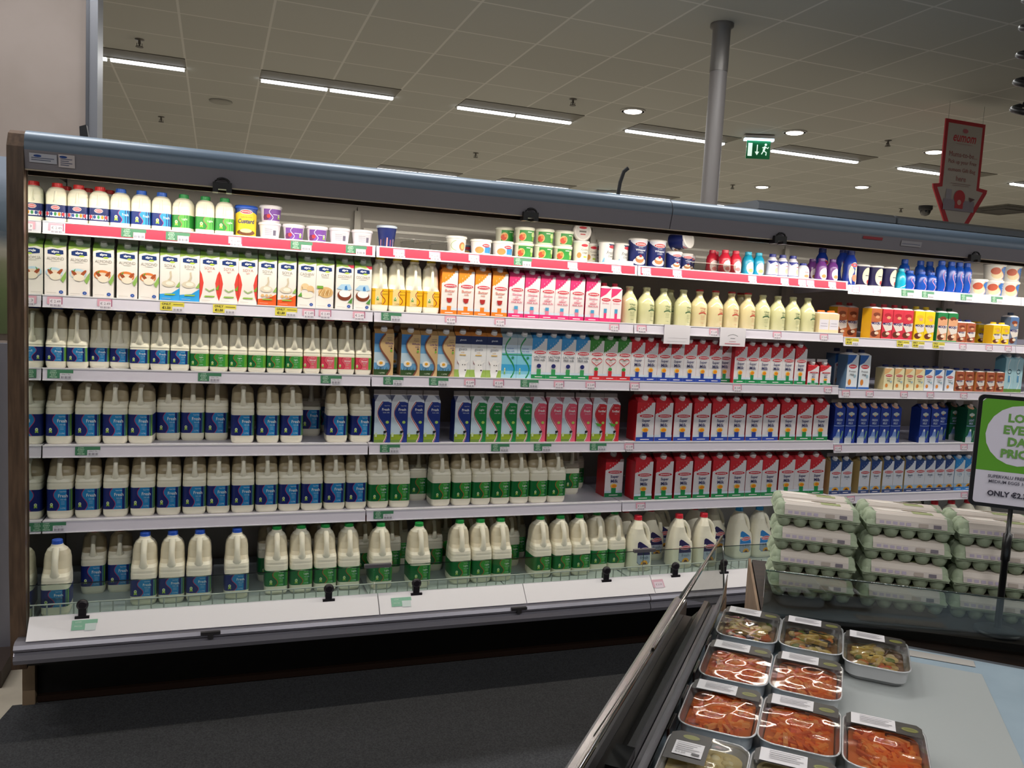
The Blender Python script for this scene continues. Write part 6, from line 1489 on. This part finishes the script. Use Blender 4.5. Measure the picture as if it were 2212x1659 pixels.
def egg_box():
    root = empty('egg_box'); EG = egg_mat(); w, d = .240, .106
    nb = 5; mb = MB()
    mb.box(-w / 2 + .004, w / 2 - .004, -d / 2 + .004, d / 2 - .004, .028, .034, EG)
    for i in range(nb):
        for j in (-1, 1):
            cx = (i - (nb - 1) / 2) * (w - .012) / nb; cy = j * .0245
            mb.lathe([(.011, 0), (.015, .002), (.0205, .014), (.0232, .030)], EG, n=14, cx=cx, cy=cy)
    mb.build('box_base', root)
    ld = MB(); a, b = w / 2, d / 2
    ld.prism([(x, y) for x, y in rr(w, d, .012, 3)], .0335, .0365, EG, axis='z')
    L = [(rr(w * .985, d * .97, .014), .0365), (rr(w * .95, d * .86, .02), .052), (rr(w * .90, d * .70, .022), .064), (rr(w * .84, d * .52, .02), .068)]
    n = len(L[0][0]); vs = [(x, y, z) for ring, z in L for x, y in ring]
    ld.add(vs, [(q * n + i, q * n + (i + 1) % n, (q + 1) * n + (i + 1) % n, (q + 1) * n + i) for q in range(3) for i in range(n)], EG, True); ld.add(vs[-n:], [tuple(range(n))], EG)
    for i in (-1, 1):
        for j in (-1, 1): ld.lathe([(.0225, .037), (.0225, .048), (.018, .062), (.010, .0685), (.003, .070)], EG, n=14, cx=i * (a - .024), cy=j * .0245)
    ld.build('box_lid', root)
    pl = MB(); x0, x1 = -w / 2 + .026, w / 2 - .024
    pr = [(-b * .985, .038), (-b * .90, .0525), (-b * .745, .0650), (-b * .50, .0695), (b * .50, .0695), (b * .745, .0650), (b * .90, .0525), (b * .985, .038)]
    strip(pl, [(y * 1.004, z + .0008) for y, z in pr], x0, x1, mat('C9BEB4', .55))
    F = Art(pl, lambda u, v, l: (u, -b * .99 + (v - .038) * (b * .09 / .0145) - .0012 - l, v), eps=.0003)
    F.rect(x0, .038, x1, .0525, 'C7BDB6'); 
    for k in range(5): F.rect(x0 + .010 + k * .018, .0415, x0 + .022 + k * .018, .0495, 'AEA2B4')
    F.rect(x1 - .075, .0405, x1 - .050, .0505, 'A99C92'); F.rect(x1 - .036, .0410, x1 - .016, .0500, '6E6670')
    T = Art(pl, lambda u, v, l: (u, v, .0706 + l), eps=.0002)
    T.ell(x0 + .050, 0, .045, .014, 'E4DCD2'); T.rect(x1 - .085, -.02, x1 - .030, .008, '8E9A5A'); T.rect(x1 - .11, .010, x1 - .04, .018, '6A5A40')
    pl.build('paper_sleeve', root)
    return root
pe = egg_box(); first = True
cols = [(.030, 4), (.280, 4), (.526, 4), (.775, 4)]
cn = ['left stack', 'second stack from left', 'third stack from left', 'fourth stack, behind the price sign']
rn = ['bottom', 'second up', 'third up', 'topmost']
for ci, (bx, nn) in enumerate(cols):
    for dpt in (0, 1):
        for k in range(nn - (1 if (dpt and ci == 9) else 0)):
            lx, ly = bx + .120 + random.uniform(-.002, .002), .205 + dpt * .109 + random.uniform(-.003, .003)
            x = P0[0] + lx * math.cos(BX) + ly * math.sin(BX); y = P0[1] - lx * math.sin(BX) + ly * math.cos(BX)
            if first: e = pe; e.location = (x, y, .8006); first = False
            else: e = dup(pe, (x, y, .8006 + k * .0712))
            e.rotation_euler = (0, 0, -BX + random.uniform(-.02, .02))
            tag(e, 'pale green cardboard egg box, %s of the %s %s' % (rn[k], 'front' if dpt == 0 else 'rear', cn[ci]), 'egg box', 'stacked egg boxes')

# price sign on a black post
root = empty('price_sign', (2.652, -1.940, .8025), -math.radians(42)); 
mb = MB(); mb.lathe([(.058, 0), (.058, .005), (.050, .009), (.012, .013)], mat('121214', .4), n=28); mb.build('base_plate', root)
mb = MB(); mb.lathe([(.009, .012), (.009, .20), (.0115, .202), (.0115, .275), (.006, .278), (.006, .36)], mat('141416', .3), n=14); mb.build('post', root)
w2, zb, zt = .104, .345, .650
def rrect(x0, x1, z0, z1, r): return [(x + (x0 + x1) / 2, z + (z0 + z1) / 2) for x, z in rr(x1 - x0, z1 - z0, r)]
mb = MB(); mb.prism(rrect(-w2, w2, zb, zt, .014), -.008, .004, mat('101014', .35), axis='y'); mb.build('sign_frame', root)
mb = MB(); A = Art(mb, lambda u, v, l: (u, -.0083 - l, v), eps=.0005)
A.poly(rrect(-w2 + .010, w2 - .010, zb + .010, zt - .010, .008), 'DAD4E0')
A.poly([(-w2 + .010, .445), (w2 - .010, .445), (w2 - .010, .632), (w2 - .018, .640), (-w2 + .018, .640), (-w2 + .010, .632)], '5FA02C')
A.ell(.002, .545, .082, .082, 'DAD4E2')
for t, z, h_ in (('LOW', .592, .024), ('EVERY', .560, .024), ('DAY', .528, .024), ('PRICES', .496, .024)): A.text(t, 0.006, z, h_, '6FA050', maxw=.128, bold=.045)
A.text('SUPERVALU FREE RANGE', .0, .431, .0085, '4A4654', maxw=.178, bold=.02); A.text('MEDIUM EGGS 10s', -.015, .417, .0085, '4A4654', maxw=.145, bold=.02); A.text('ONLY €2.30', -.010, .385, .016, '3A3644', maxw=.155, bold=.04)
mb.build('sign_card', root)
tag(root, 'black-framed green and white EVERY DAY PRICES egg sign on a black post', 'sign')

# coiled black cable hanging at the right edge
mb = MB(); pts = []
for k in range(0, 260):
    a = k * 2 * PI / 22; z = 2.60 - k * .0706 / 22
    if z < 2.17: break
    pts.append((2.645 + .030 * math.cos(a), -1.86 + .030 * math.sin(a), z))
mb.tube(pts, .0085, mat('0C0C0E', .4), n=8); tag(mb.build('coiled_cable'), 'black coiled cable hanging down at the right edge of the view', 'cable')
